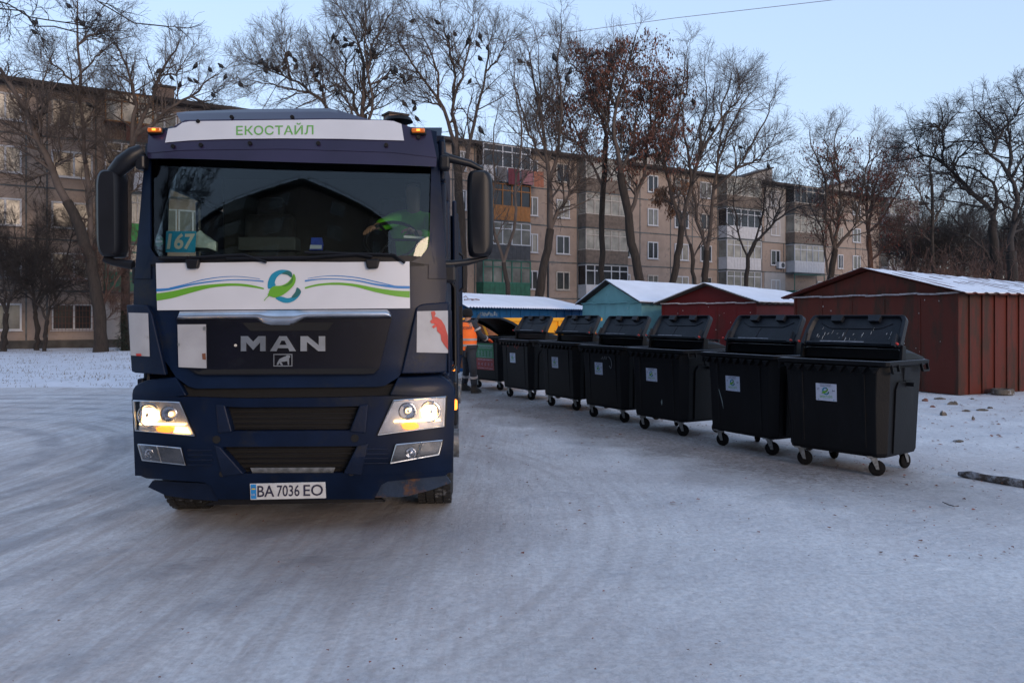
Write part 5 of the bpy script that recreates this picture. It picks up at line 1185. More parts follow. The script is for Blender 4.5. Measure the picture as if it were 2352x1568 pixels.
band(tr, rk.lerp(ra, .35), ra - rk, .094, .05); band(tr, lk.lerp(la, .35), la - lk, .092, .05)
band(w, re_.lerp(rw, .65), rw - re_, .066, .035); band(w, rs.lerp(re_, .45), re_ - rs, .092, .04)
skin('beanie', [(hd + Vector((-.02, -.03, -.07)), .10), (hd + Vector((-.015, -.02, .0)), .128), (hd + Vector((-.012, -.01, .08)), .132), (hd + Vector((-.012, 0, .15)), .085)], [(0, 1), (1, 2), (2, 3)], M['knit'], w)
MB().cyl(hd + Vector((.085, .06, .0)), hd + Vector((.09, .11, .0)), .02, 8).build('glasses', M['black'], w)
def hand(wr, d, palm_n, m, par, curl=.6, sc=1.0, name='glove'):
    d = d.normalized(); s = d.cross(palm_n).normalized(); n = palm_n.normalized()
    J = [(wr, .030 * sc), (wr + d * .045 * sc, (.042 * sc, .022 * sc)), (wr + d * .085 * sc, (.042 * sc, .018 * sc))]; E = [(0, 1), (1, 2)]
    for i, l in enumerate((.070, .080, .074, .058)):
        b = wr + d * .085 * sc + s * (i - 1.5) * .021 * sc; k = len(J)
        p1 = b + d * l * .4 * sc; p2 = p1 + (d * math.cos(curl) + n * math.sin(curl)) * l * .35 * sc; p3 = p2 + (d * math.cos(curl * 2) + n * math.sin(curl * 2)) * l * .3 * sc
        J += [(b, .0095 * sc), (p1, .009 * sc), (p2, .0085 * sc), (p3, .0075 * sc)]; E += [(2, k), (k, k + 1), (k + 1, k + 2), (k + 2, k + 3)]
    k = len(J); b = wr + d * .03 * sc - s * .035 * sc; J += [(b, .012 * sc), (b + (d * .7 - s * .6 + n * .4).normalized() * .035 * sc, .011 * sc), (b + (d * .9 - s * .4 + n * .7).normalized() * .062 * sc, .009 * sc)]; E += [(1, k), (k, k + 1), (k + 1, k + 2)]
    return skin(name, J, E, m, par, 1)
hand(rw, (rw - re_), Vector((0, 0, -1)), M['glove'], w, .5, 1.15)
hand(lw, Vector((.3, .2, .8)), Vector((.8, .3, -.3)), M['gloveg'], w, .6, 1.1)
for a_, t2 in ((ra, rt), (la, lt)):
    d = Vector((.65, .5, 0)) if a_ is ra else Vector((.7, .2, 0)); d.normalize(); f = Vector((a_.x, a_.y, 0)); mb = MB()
    s = d.cross(Vector((0, 0, 1))); rings = []
    for z, l0, l1, wd in ((0.0, -.09, .20, .052), (.03, -.095, .20, .054), (.07, -.09, .16, .05), (.12, -.075, .07, .048), (.22, -.07, .065, .055)):
        rings.append([f + d * (l0 + (l1 - l0) * (.5 - .5 * math.cos(k * .5236))) + s * wd * math.sin(k * .5236) + Vector((0, 0, z)) for k in range(12)])
    mb.loft(rings); mb.build('boot', M['boot'], w, sm=True)
# driver
DP = TW(.60, 1.55, 0)
dv = empty('person', TL, TROT, 'truck driver in lime hi-vis with one hand on the steering wheel', 'person')
V = Vector
def yat(px, py, y): x, z = tl(px, py, y); return V((x, y, z))
hips = V((.86, 1.62, 2.10)); chst = V((.86, 1.66, 2.48)); neck = V((.86, 1.60, 2.70)); head = V((.86, 1.55, 2.82))
sh_r, el_r = V((.68, 1.62, 2.62)), V((.66, 1.34, 2.56)); hw_r = V((.53, 1.16, 2.49))
sh_l, el_l, hw_l = V((1.02, 1.62, 2.60)), V((1.07, 1.38, 2.40)), V((.90, 1.12, 2.44))
J = [(hips, .13), (chst, (.16, .11)), (neck, .06), (head, .075), (head + V((0, 0, .08)), .10), (head + V((0, 0, .15)), .075), (sh_r, .06), (el_r, .045), (hw_r, .03), (sh_l, .06), (el_l, .045), (hw_l, .03), (V((.74, 1.2, 1.88)), .08), (V((.74, 1.05, 1.5)), .06), (V((.96, 1.2, 1.88)), .08), (V((.96, 1.05, 1.5)), .06), (head + V((0, -.11, .06)), .016)]
skin('body', J, [(0, 1), (1, 2), (2, 3), (3, 4), (4, 5), (1, 6), (6, 7), (7, 8), (1, 9), (9, 10), (10, 11), (0, 12), (12, 13), (0, 14), (14, 15), (4, 16)], M['skin'], dv)
skin('hivis_jacket', [(hips, .16), (chst, (.19, .14)), (neck, .08), (sh_r, .085), (el_r, .07), (hw_r.lerp(el_r, .2), .055), (sh_l, .085), (el_l, .07), (hw_l.lerp(el_l, .2), .055)], [(0, 1), (1, 2), (1, 3), (3, 4), (4, 5), (1, 6), (6, 7), (7, 8)], M['lime'], dv)
hand(hw_r, V((-.3, -.75, -.25)), V((0, -.5, -.8)), M['skin'], dv, .7, 1.05, 'hand'); hand(hw_l, V((-.4, -.5, .1)), V((0, -.4, -.8)), M['skin'], dv, .7, 1.0, 'hand')
skin('hair', [(head + V((0, .02, .10)), .105), (head + V((0, .02, .155)), .08)], [(0, 1)], mat('dark_hair', (.02, .015, .012), .9), dv)
MB().add([(head.x - .03, head.y - .105, head.z + .09), (head.x - .05, head.y - .10, head.z + .09), (head.x - .04, head.y - .106, head.z + .1)], [(0, 1, 2)]).add([(head.x + .03, head.y - .105, head.z + .09), (head.x + .05, head.y - .10, head.z + .09), (head.x + .04, head.y - .106, head.z + .1)], [(0, 1, 2)]).build('eyes', M['ink'], dv)
# ---------------------------------------------------------------- trees
def bark_mat(n, c, bump=1.0): return mat(n, c, .92, 0, .35, 5, bump, 16, stretch=(3, 3, .6))
M['trunk'] = bark_mat('grey_brown_bark', (.028, .021, .017)); M['trunkdark'] = bark_mat('dark_bark', (.024, .019, .017)); M['trunkred'] = bark_mat('reddish_bark', (.085, .042, .028))
M['twig'] = mat('twig_bark', (.072, .054, .045), .9, 0, .3, 2); M['twigdark'] = mat('dark_twig_bark', (.030, .025, .024), .9, 0, .3, 2); M['twigred'] = mat('reddish_twig_bark', (.080, .046, .038), .9, 0, .3, 2)
def leafmat(n, c): return mat(n, c, .85, 0, .45, 1.8)
M['leafrust'] = leafmat('rusty_dry_leaves', (.115, .044, .028)); M['leafpale'] = leafmat('pale_brown_dry_leaves', (.17, .090, .055)); M['leafred'] = leafmat('dull_red_berries', (.11, .030, .022))
def np_mesh(name, V, Fq, m, parent, sm=True):
    me = bpy.data.meshes.new(name); V = np.asarray(V, np.float32); Fq = np.asarray(Fq, np.int32); k = Fq.shape[1]
    me.vertices.add(len(V)); me.vertices.foreach_set('co', V.ravel()); me.loops.add(Fq.size); me.loops.foreach_set('vertex_index', Fq.ravel())
    me.polygons.add(len(Fq)); me.polygons.foreach_set('loop_start', np.arange(0, Fq.size, k, dtype=np.int32)); me.polygons.foreach_set('use_smooth', [sm] * len(Fq))
    me.update(calc_edges=True); me.materials.append(m); o = bpy.data.objects.new(name, me); COL.objects.link(o); o.parent = parent; return o
def tubes(P, Rr, ns):
    """P (N,k,3), Rr (N,k) -> verts, quads"""
    N_, k, _ = P.shape; d = np.gradient(P, axis=1); d /= np.linalg.norm(d, axis=2, keepdims=True) + 1e-9
    ref = np.where(np.abs(d[..., 2:3]) < .8, np.array([0, 0, 1.]), np.array([1., 0, 0])); a = np.cross(d, ref); a /= np.linalg.norm(a, axis=2, keepdims=True) + 1e-9; b = np.cross(d, a)
    t = np.arange(ns) * 2 * np.pi / ns
    V = P[:, :, None, :] + (a[:, :, None, :] * np.cos(t)[None, None, :, None] + b[:, :, None, :] * np.sin(t)[None, None, :, None]) * Rr[:, :, None, None]
    idx = np.arange(N_ * k * ns).reshape(N_, k, ns); A = idx[:, :-1]; B = idx[:, 1:]
    Q = np.stack([A, np.roll(A, -1, 2), np.roll(B, -1, 2), B], -1).reshape(-1, 4)
    return V.reshape(-1, 3), Q
def grow(P, Rr, m, ratio, ang, up, jit, k2, rng, tmin=.2, rk=.55, rmin=.005, lenabs=None):
    N_, k, _ = P.shape; t = rng.uniform(tmin, 1, (N_, m)); t[:, 0] = 1.0
    f = np.minimum(t * (k - 1), k - 1.001); i0 = f.astype(int); w = (f - i0)[..., None]; n = np.arange(N_)[:, None]
    base = P[n, i0] * (1 - w) + P[n, i0 + 1] * w; d = P[n, i0 + 1] - P[n, i0]; d /= np.linalg.norm(d, axis=2, keepdims=True) + 1e-9
    r = Rr[n, i0] * (1 - w[..., 0]) + Rr[n, i0 + 1] * w[..., 0]
    L_ = np.linalg.norm(np.diff(P, axis=1), axis=2).sum(1)[:, None] * ratio * (1 - .5 * t) * rng.uniform(.65, 1.35, (N_, m))
    if lenabs: L_ = lenabs * rng.uniform(.6, 1.4, (N_, m)) * (1 - .62 * t)
    q = rng.normal(size=(N_, m, 3)); q = np.cross(d, q); q /= np.linalg.norm(q, axis=2, keepdims=True) + 1e-9
    a = np.radians(ang) * rng.uniform(.6, 1.3, (N_, m)); a[:, 0] *= .3; a = a[..., None]
    c = d * np.cos(a) + q * np.sin(a); c = c.reshape(-1, 3); base = base.reshape(-1, 3); st = (L_.reshape(-1) / (k2 - 1))[:, None]
    out = [base]; c[:, 2] += up; c /= np.linalg.norm(c, axis=1, keepdims=True)
    for j in range(k2 - 1):
        c = c + rng.normal(size=c.shape) * jit; c[:, 2] += up * .35; c /= np.linalg.norm(c, axis=1, keepdims=True); out.append(out[-1] + c * st)
    P2 = np.stack(out, 1); r0 = np.maximum(rmin, r.reshape(-1) * rk); R2 = r0[:, None] * np.linspace(1, .42, k2)[None]; R2 = np.maximum(R2, rmin * .8)
    return P2, R2
PERCH = []
def resample(pts, k):
    pts = np.array(pts, float); s = np.r_[0, np.cumsum(np.linalg.norm(np.diff(pts, axis=0), axis=1))]; u = np.linspace(0, s[-1], k)
    return np.stack([np.interp(u, s, pts[:, i]) for i in range(pts.shape[1])], 1)
def tree(label, Y, trunk, limbs, w0, w1, seed, look='', dens=(9, 6, 6), lens=(2.4, 1.15, .55), leaves=None, up=.10, group='bare trees in front of the apartment block', name='bare_tree', drift=1.0, cat='tree'):
    """trunk / limbs in photograph coordinates at depth Y; w0,w1 trunk width in the same units; every limb drifts to its own depth"""
    rng = np.random.default_rng(seed)
    X0, _, _ = at(trunk[0][0], trunk[0][1], Y); g = empty(name, (X0, Y, 0), (0, 0, 0), label, cat, group)
    o = np.array([X0, Y, 0]); W = lambda x, y, dy=0: np.array(at(x, y, Y)) - o + np.array([0, dy, 0])
    T = [W(*p) for p in trunk]; T[0][2] = -.15; T = resample(T, 14); T[1:-1] += rng.normal(size=(12, 3)) * .025
    rT = np.linspace(w0, w1, 14) / 2 * Y / 1830; rT[0] *= 1.35; rT[1] *= 1.1
    V, Q = tubes(T[None], rT[None], 12); V += (rng.normal(size=V.shape) * .008); np_mesh('trunk', V, Q, M['trunk' + look], g)
    LP, LR = [], []
    for i, l in enumerate(limbs):
        s = rng.choice([-1, 1]) * rng.uniform(.4, 1.5) * drift; pts = []
        wid = l[0] if isinstance(l[0], (int, float)) else w1 * .85; l = l[1:] if isinstance(l[0], (int, float)) else l
        for j, p in enumerate(l): pts.append(W(p[0], p[1], s * j / len(l) * min(1.6, np.hypot(l[-1][0] - l[0][0], l[-1][1] - l[0][1]) / 120)))
        # start at the trunk's or a limb's own surface point
        c = np.vstack([T] + LP) if LP else T; dd = np.linalg.norm((c - pts[0])[:, [0, 2]], axis=1); jn = dd.argmin()
        if dd[jn] < 1.2: off = c[jn] - pts[0]; off[[0, 2]] = 0; pts = [q + off for q in pts]; pts[0] = c[jn]
        q = resample(pts, 12); q[1:] += rng.normal(size=(11, 3)) * .045; LP.append(q); LR.append(np.maximum(.014, np.linspace(wid * .86, max(1.2, wid * .20), 12) / 2 * Y / 1830))
    LPa, LRa = np.stack(LP), np.stack(LR); dens = (dens[0] + 6, dens[1] + 1, dens[2] + 1)
    P1, R1 = grow(LPa, LRa, dens[0], .3, 48, up, .14, 7, rng, .12, .5, .011, lens[0])
    P1b, R1b = grow(LPa, LRa, dens[0] // 3 + 1, .3, 60, up, .2, 6, rng, .1, .5, .010, lens[1]); 
    P2, R2 = grow(P1, R1, dens[1], .45, 45, up * .8, .20, 6, rng, .15, .55, .0062, lens[1])
    P3, R3 = grow(P2, R2, dens[2], .5, 42, up * .6, .24, 5, rng, .15, .7, .0040, lens[2] * 1.1); P3b, R3b = grow(P1b, R1b, dens[2], .5, 45, up * .6, .24, 5, rng, .1, .6, .0040, lens[2] * 1.1)
    vs, qs, b = [], [], 0
    for P_, R_, ns in ((LPa, LRa, 8), (P1, R1, 5), (P1b, R1b, 4), (P2, R2, 4), (P3, R3, 3), (P3b, R3b, 3)):
        V, Q = tubes(P_, R_, ns); vs.append(V); qs.append(Q + b); b += len(V)
    np_mesh('crown', np.vstack(vs), np.vstack(qs), M['twig' + look], g)
    for P_ in (LPa, P1, P1b, P2): PERCH.append(P_.reshape(-1, 3) + o)
    if leaves:
        n, m, size, zlo, zhi = leaves; src = np.vstack([P3[:, 2:].reshape(-1, 3), P3b[:, 2:].reshape(-1, 3)]); src = src[(src[:, 2] > zlo) & (src[:, 2] < zhi)]
        # leaves hang in clusters
        ctr = src[rng.integers(0, len(src), n // 4)]; c = np.repeat(ctr, 4, 0) + rng.normal(size=(len(ctr) * 4, 3)) * .10; N_ = len(c)
        a = rng.normal(size=(N_, 3)); a[:, 2] *= .4; a /= np.linalg.norm(a, axis=1, keepdims=True); dn = rng.normal(size=(N_, 3)) * .4 + np.array([0, 0, -1]); dn /= np.linalg.norm(dn, axis=1, keepdims=True)
        s = size * rng.uniform(.6, 1.4, (N_, 1)); V = np.stack([c, c + a * s * .22 + dn * s * .5, c + dn * s, c - a * s * .22 + dn * s * .45], 1).reshape(-1, 3)
        np_mesh('dry_leaves', V, np.arange(N_ * 4).reshape(-1, 4), M[m], g, False)
    return g
def z7(*P): return [(574.2 + .29296 * x, .29296 * y) for x, y in P]
tree('tall leaning tree with two thick trunks at the left edge', 36.5, [(231, 813), (231, 730), (205, 576), (154, 464)],
     [(22, (158, 470), (129, 410), (108, 346), (88, 299), (59, 234), (29, 182), (0, 141), (-25, 70)), (17, (212, 640), (200, 540), (193, 459), (176, 337), (167, 264), (152, 190), (143, 117), (132, 58), (124, 0), (120, -40)),
      (9, (152, 187), (117, 160), (73, 123), (35, 91)), (8, (133, 56), (164, 44), (187, 38), (231, 35)), (6, (173, 275), (205, 252), (225, 215)), (8, (108, 346), (60, 330), (10, 270)), (7, (88, 299), (95, 230), (80, 160), (95, 100)),
      (7, (129, 410), (90, 400), (40, 410), (0, 380)), (7, (147, 117), (190, 90), (225, 110)), (6, (178, 340), (140, 300), (120, 240)), (6, (185, 440), (215, 400), (230, 350)), (8, (120, 390), (150, 350), (145, 290))], 28, 22, 1, dens=(10, 7, 6))
tree('three-stemmed bare tree rising just left of the truck mirror', 38, [(292, 810), (288, 700), (290, 560), (296, 440), (303, 336)],
     [(13, (303, 336), (309, 228), (290, 161), (263, 113), (242, 89)), (13, (303, 336), (336, 223), (349, 150), (365, 102), (376, 67)), (12, (317, 322), (376, 255), (430, 209), (457, 175), (483, 153)), (7, (430, 209), (470, 230), (490, 200)),
      (7, (309, 228), (270, 220), (240, 180)), (6, (349, 150), (390, 150), (410, 110)), (7, (300, 400), (350, 360), (400, 340)), (7, (298, 420), (260, 370), (240, 310)), (6, (300, 450), (330, 420), (345, 380))], 20, 16, 2, dens=(9, 6, 6))
tree('low dark twisted fruit tree in front of the ground floor windows', 38.3, [(84, 808), (86, 760), (80, 715)],
     [(8, (80, 715), (60, 660), (40, 600), (50, 540), (30, 480)), (8, (80, 715), (110, 660), (140, 610), (150, 560), (160, 500)), (7, (80, 715), (85, 640), (95, 570), (90, 500)), (5, (110, 660), (160, 650), (195, 620)), (5, (60, 660), (20, 640), (-10, 600))], 11, 9, 3, 'dark', (11, 8, 7), (1.5, .9, .5))
tree('second low dark fruit tree beside the first, with two close stems', 37.5, [(101, 809), (104, 770), (108, 735)],
     [(7, (108, 735), (130, 690), (150, 670), (200, 640), (220, 590)), (7, (108, 735), (95, 690), (75, 650), (65, 580)), (5, (130, 690), (140, 620), (120, 560))], 9, 8, 4, 'dark', (11, 8, 7), (1.4, .9, .5))
tree('low dark fruit tree cut by the left edge', 37, [(6, 811), (12, 760), (15, 720)],
     [(8, (15, 720), (-5, 650), (10, 560), (0, 500)), (8, (15, 720), (50, 660), (60, 590), (75, 520)), (6, (15, 720), (25, 640), (30, 560), (20, 470)), (5, (50, 660), (90, 640), (110, 590))], 14, 11, 5, 'dark', (11, 8, 7), (1.5, .9, .5))
tree('slim reddish multi-stemmed tree near the truck, left side', 36.8, [(226, 812), (230, 760), (238, 700)],
     [(6, (238, 700), (215, 640), (200, 590), (180, 540)), (6, (238, 700), (262, 640), (275, 590), (290, 540)), (6, (238, 700), (240, 620), (235, 540), (225, 470)), (4, (230, 760), (250, 720), (270, 690))], 9, 7, 6, 'red', (9, 7, 7), (1.5, .9, .5))
tree('large bare tree full of crows behind the truck cab', 35, [(838, 812), (836, 500), (835, 264)],
     [(13, (835, 300)) + tuple(z7((890, 900), (900, 700), (900, 480), (870, 370), (800, 250), (740, 130))), (11, (833, 330)) + tuple(z7((830, 900), (780, 680), (700, 580), (600, 420), (480, 330), (430, 300))), (9, (836, 310)) + tuple(z7((980, 850), (940, 640), (930, 450), (960, 250), (950, 60))),
      (8,) + tuple(z7((940, 600), (1000, 400), (1100, 270), (1180, 150))), (6,) + tuple(z7((950, 660), (1080, 630), (1200, 660))), (6,) + tuple(z7((700, 580), (720, 440), (650, 280), (640, 180))), (6,) + tuple(z7((870, 370), (930, 260), (860, 120))), (5,) + tuple(z7((900, 480), (1010, 470), (1110, 430))), (6,) + tuple(z7((780, 680), (650, 640), (540, 560)))], 26, 18, 7, dens=(9, 6, 6))
tree('spreading bare tree leaning left behind the truck roof', 34, [(768, 812), (762, 500), (752, 250)],
     [(9, (752, 262)) + tuple(z7((600, 850), (500, 740), (380, 660), (200, 600), (60, 560))), (7,) + tuple(z7((590, 800), (590, 720), (530, 600), (500, 480))), (7,) + tuple(z7((360, 660), (340, 600), (330, 470), (280, 400))), (6,) + tuple(z7((490, 740), (350, 720), (200, 700), (80, 720))), (6,) + tuple(z7((300, 640), (180, 560), (100, 500), (30, 470))), (5,) + tuple(z7((590, 720), (680, 760), (700, 700)))], 20, 14, 8, dens=(9, 6, 6), lens=(2.0, 1.0, .55))
tree('broad bare tree behind the right wing mirror, crown of many upright limbs', 37, [(1063, 812), (1063, 644), (1060, 520), (1052, 400), (1046, 330)],
     [(12, (1050, 350)) + tuple(z7((1600, 1070), (1500, 830), (1380, 680), (1290, 560), (1200, 430), (1190, 330))), (11, (1050, 345)) + tuple(z7((1620, 1050), (1590, 900), (1610, 560), (1560, 350), (1500, 130))), (12, (1060, 400)) + tuple(z7((1740, 1080), (1770, 900), (1830, 600), (1850, 400), (1890, 170))),
      (8,) + tuple(z7((1600, 750), (1660, 600), (1730, 380), (1760, 130))), (7,) + tuple(z7((1490, 830), (1490, 600), (1400, 400), (1300, 220))), (6,) + tuple(z7((1840, 560), (1950, 400), (2010, 250))), (7,) + tuple(z7((1600, 480), (1530, 300), (1420, 180))), (6,) + tuple(z7((1500, 860), (1380, 800), (1250, 790)))], 24, 18, 9, dens=(9, 6, 6))
tree('slender forked tree just right of the wing mirror', 33.5, [(1172, 812), (1168, 677), (1157, 603)],
     [(9, (1157, 603), (1137, 542), (1128, 470), (1135, 400), (1128, 340), (1140, 250)), (9, (1157, 603), (1170, 560), (1181, 520), (1184, 430), (1200, 350), (1190, 250), (1180, 170)), (5, (1130, 470), (1105, 420), (1100, 350)), (5, (1184, 430), (1225, 380), (1235, 320))], 13, 10, 10, dens=(8, 5, 5), lens=(1.8, 1.0, .5))
tree('thick crooked tree leaning right above the blue garage', 36, [(1225, 812), (1236, 690), (1255, 589), (1264, 526)],
     [(15, (1264, 526), (1261, 397), (1250, 330), (1235, 230), (1215, 130)), (12, (1260, 530), (1297, 465), (1335, 420), (1370, 400)), (10, (1261, 397), (1285, 330), (1290, 250), (1275, 180), (1285, 90)), (8, (1258, 380), (1220, 330), (1190, 250), (1175, 180)), (7, (1297, 465), (1310, 400), (1330, 340)), (6, (1250, 330), (1230, 290), (1240, 190), (1230, 110))], 22, 18, 11, dens=(9, 6, 6))
tree('straight grey trunked tree with a few clusters of rusty leaves', 39, [(1383, 812), (1383, 658), (1382, 507), (1388, 400), (1393, 314)],
     [(10, (1393, 314), (1400, 240), (1410, 170), (1400, 90)), (8, (1386, 430), (1350, 340), (1320, 270), (1285, 190)), (8, (1393, 320), (1370, 240), (1345, 160), (1340, 90)), (6, (1350, 340), (1300, 310), (1265, 270)), (6, (1386, 430), (1420, 380), (1440, 330)), (5, (1345, 160), (1310, 130), (1290, 90))], 15, 12, 12, '', (10, 7, 6), (2.2, 1.1, .5), (5000, 'leafrust', .15, 6.5, 13.0))
tree('largest tree in the middle, crown thick with rust brown dead leaves', 37, [(1482, 812), (1472, 644), (1450, 562), (1442, 493), (1425, 400)],
     [(13, (1425, 400), (1412, 314), (1412, 240), (1440, 160), (1455, 90)), (12, (1442, 480), (1480, 400), (1490, 320), (1500, 240), (1505, 160)), (9, (1425, 400), (1455, 330), (1470, 250), (1480, 180)), (8, (1412, 314), (1380, 250), (1355, 190), (1350, 130)), (7, (1490, 320), (1530, 270), (1535, 210)), (7, (1412, 260), (1395, 180), (1405, 110)), (6, (1480, 400), (1520, 370), (1530, 330))], 22, 18, 13, '', (10, 7, 6), (2.3, 1.1, .5), (11000, 'leafrust', .15, 6.2, 14.6))
tree('bare tree with crossing limbs, right of the rust leaved crown', 38, [(1540, 812), (1546, 647), (1557, 589), (1566, 520)],
     [(12, (1566, 520), (1545, 440), (1530, 380), (1560, 290), (1590, 200), (1600, 120)), (12, (1566, 520), (1580, 440), (1600, 370), (1640, 290), (1665, 190)), (8, (1580, 440), (1570, 330), (1555, 230), (1565, 130)), (7, (1600, 370), (1610, 280), (1630, 200), (1625, 130)), (6, (1640, 290), (1670, 260), (1680, 200))], 18, 14, 14, '', (9, 6, 6), (2.1, 1.1, .55), (1500, 'leafpale', .15, 3, 8))
tree('bare tree whose rounded crown ends the tall row on the right', 40, [(1620, 812), (1618, 647), (1623, 575)],
     [(12, (1623, 575), (1640, 450), (1655, 350), (1690, 270), (1725, 210)), (10, (1623, 575), (1600, 500), (1595, 420), (1620, 330), (1650, 250), (1655, 180)), (9, (1640, 450), (1690, 390), (1740, 300), (1760, 230)), (7, (1655, 350), (1660, 270), (1700, 190)), (7, (1690, 390), (1740, 370), (1765, 320)), (6, (1640, 480), (1690, 450), (1740, 420))], 18, 14, 15, '', (9, 6, 6), (2.1, 1.1, .55))
tree('thin stem squeezed between two trunks behind the turquoise garage', 36, [(1600, 812), (1596, 652), (1585, 561)], [(7, (1585, 561), (1570, 480), (1560, 400), (1565, 330)), (5, (1590, 600), (1610, 540), (1600, 470))], 10, 8, 16, '', (8, 5, 5), (1.6, .9, .5))
tree('small dark crooked tree behind the middle red garage', 41, [(1712, 812), (1712, 654), (1716, 600), (1734, 556)],
     [(8, (1734, 556), (1798, 493), (1850, 470)), (6, (1716, 600), (1700, 540), (1690, 470), (1700, 400), (1705, 330)), (6, (1734, 556), (1760, 480), (1775, 400), (1790, 340)), (5, (1770, 520), (1800, 450), (1810, 400))], 12, 9, 17, 'dark', (9, 6, 6), (1.9, 1.0, .5))
tree('many-limbed tree with reddish tips right of the balconies', 44, [(1908, 806), (1904, 654), (1918, 572)],
     [(10, (1918, 572), (1895, 500), (1890, 420), (1860, 360), (1840, 320)), (10, (1918, 572), (1930, 500), (1935, 410), (1925, 330), (1935, 290)), (9, (1918, 572), (1960, 520), (1975, 440), (1985, 370), (1990, 320)), (7, (1900, 640), (1893, 540), (1870, 470), (1850, 430)), (7, (1935, 410), (1900, 360), (1890, 310)), (6, (1960, 520), (2000, 480), (2020, 430))], 16, 13, 18, '', (9, 7, 6), (2.2, 1.2, .6), (2600, 'leafred', .13, 5, 11.5))
tree('reddish tree with a dense round crown at the end of the block', 46, [(2003, 806), (2000, 622), (1995, 540)],
     [(9, (1995, 540), (2010, 450), (2040, 370), (2055, 330)), (8, (1995, 540), (2030, 500), (2075, 430), (2095, 390)), (8, (1995, 540), (1985, 460), (1990, 390), (2010, 340)), (6, (2010, 450), (2060, 420), (2080, 360)), (6, (2000, 600), (2040, 560), (2060, 500))], 14, 11, 19, 'red', (10, 7, 6), (2.2, 1.2, .6), (3600, 'leafred', .13, 5, 11.5))
tree('dark locust tree with wide zigzag limbs against the sky, right', 34, [(2285, 812), (2288, 651), (2282, 508)],
     [(15, (2282, 508), (2282, 484), (2254, 443), (2235, 415), (2217, 387), (2192, 356), (2161, 340), (2108, 353)), (8, (2196, 359), (2198, 340), (2185, 297), (2205, 265), (2220, 245)), (11, (2284, 500), (2294, 437), (2260, 390), (2229, 378), (2190, 385)), (7, (2185, 300), (2165, 275), (2130, 300)), (8, (2254, 443), (2220, 430), (2180, 415), (2150, 400)), (9, (2285, 600), (2250, 560), (2220, 520), (2180, 480)), (7, (2217, 387), (2235, 340), (2270, 310)), (6, (2161, 340), (2130, 320), (2100, 330))], 24, 19, 20, 'dark', (8, 6, 6), (1.7, .9, .45), up=.02)
tree('dark heavy locust tree at the right edge, limbs sweeping left', 31, [(2330, 820), (2325, 650), (2322, 577)],
     [(16, (2322, 577), (2347, 452), (2332, 390), (2316, 353), (2279, 315), (2229, 309)), (10, (2316, 353), (2313, 312), (2285, 287), (2254, 256), (2230, 260)), (12, (2332, 390), (2362, 340), (2370, 260), (2350, 210)), (11, (2347, 452), (2395, 380), (2400, 300)), (8, (2313, 312), (2335, 270), (2352, 240), (2330, 215)), (7, (2340, 480), (2300, 460), (2250, 470))], 26, 21, 21, 'dark', (9, 6, 6), (1.7, .9, .45), up=.02)
tree('tall thin pole-like tree at the edge of the thicket', 42, [(2147, 806), (2144, 600), (2140, 480), (2137, 400)], [(6, (2137, 400), (2140, 350), (2137, 300)), (5, (2140, 480), (2110, 430), (2095, 380)), (5, (2142, 520), (2170, 460), (2180, 400)), (4, (2143, 560), (2110, 520), (2090, 500))], 9, 6, 22, '', (9, 6, 6), (1.6, .9, .5))
rg = random.Random(77)
for i in range(22):
    x = 2075 + (i * 7 % 22) * 14.5 + rg.uniform(-9, 9); Y = rg.uniform(42, 62); b = 727 + EYE * 1830 / Y; top = rg.uniform(430, 560) if i > 2 else 530; fk = rg.uniform(620, 660)
    limbs = [(4.5, (x, fk), (x + rg.uniform(-20, 20), (fk + top) / 2), (x + rg.uniform(-35, 35), top)) for _ in range(3)] + [(3.5, (x, fk + 25), (x + rg.choice((-1, 1)) * rg.uniform(20, 40), fk - 20), (x + rg.choice((-1, 1)) * rg.uniform(35, 60), fk - 70))for _ in range(2)]
    tree('thin bare tree in the dense dark thicket at the right', Y, [(x, b), (x + rg.uniform(-4, 4), fk + 40), (x, fk)], limbs, 8, 6, 100 + i, rg.choice(('dark', 'red', 'dark')), (7, 5, 5), (2.0, 1.1, .55), (1400, 'leafpale', .16, .8, 4.2) if i < 5 else None, group='thin trees of the thicket on the right')
# low dense scrub that closes the view under the thicket
V_, Q_ = [], []
rng = np.random.default_rng(5); n = 1700; Yb = rng.uniform(30, 60, n); xb = (rng.uniform(2040, 2420, n) - 1176) / 1830 * Yb; base = np.stack([xb, Yb, np.zeros(n)], 1)
P = [base]; c = rng.normal(size=(n, 3)) * .35 + np.array([0, 0, 1]); c /= np.linalg.norm(c, axis=1, keepdims=True); st = rng.uniform(.3, .8, (n, 1))
for j in range(6): c = c + rng.normal(size=c.shape) * .14; c /= np.linalg.norm(c, axis=1, keepdims=True); P.append(P[-1] + c * st)
P = np.stack(P, 1); Rr = np.full((n, 1), .018) * np.linspace(1, .4, 7)[None]; P2, R2 = grow(P, Rr, 6, .5, 45, .08, .2, 5, rng, .2, .7, .008, 1.0); P3, R3 = grow(P2, R2, 4, .5, 45, .05, .25, 4, rng, .2, .7, .007, .5)
vs, qs, b = [], [], 0
for A_, B_2 in ((P, Rr), (P2, R2), (P3, R3)): V, Q = tubes(A_, B_2, 3); vs.append(V); qs.append(Q + b); b += len(V)
tag(np_mesh('scrub', np.vstack(vs), np.vstack(qs), M['twigred'], None), 'dense leafless scrub filling the right background', 'scrub', kind='stuff')
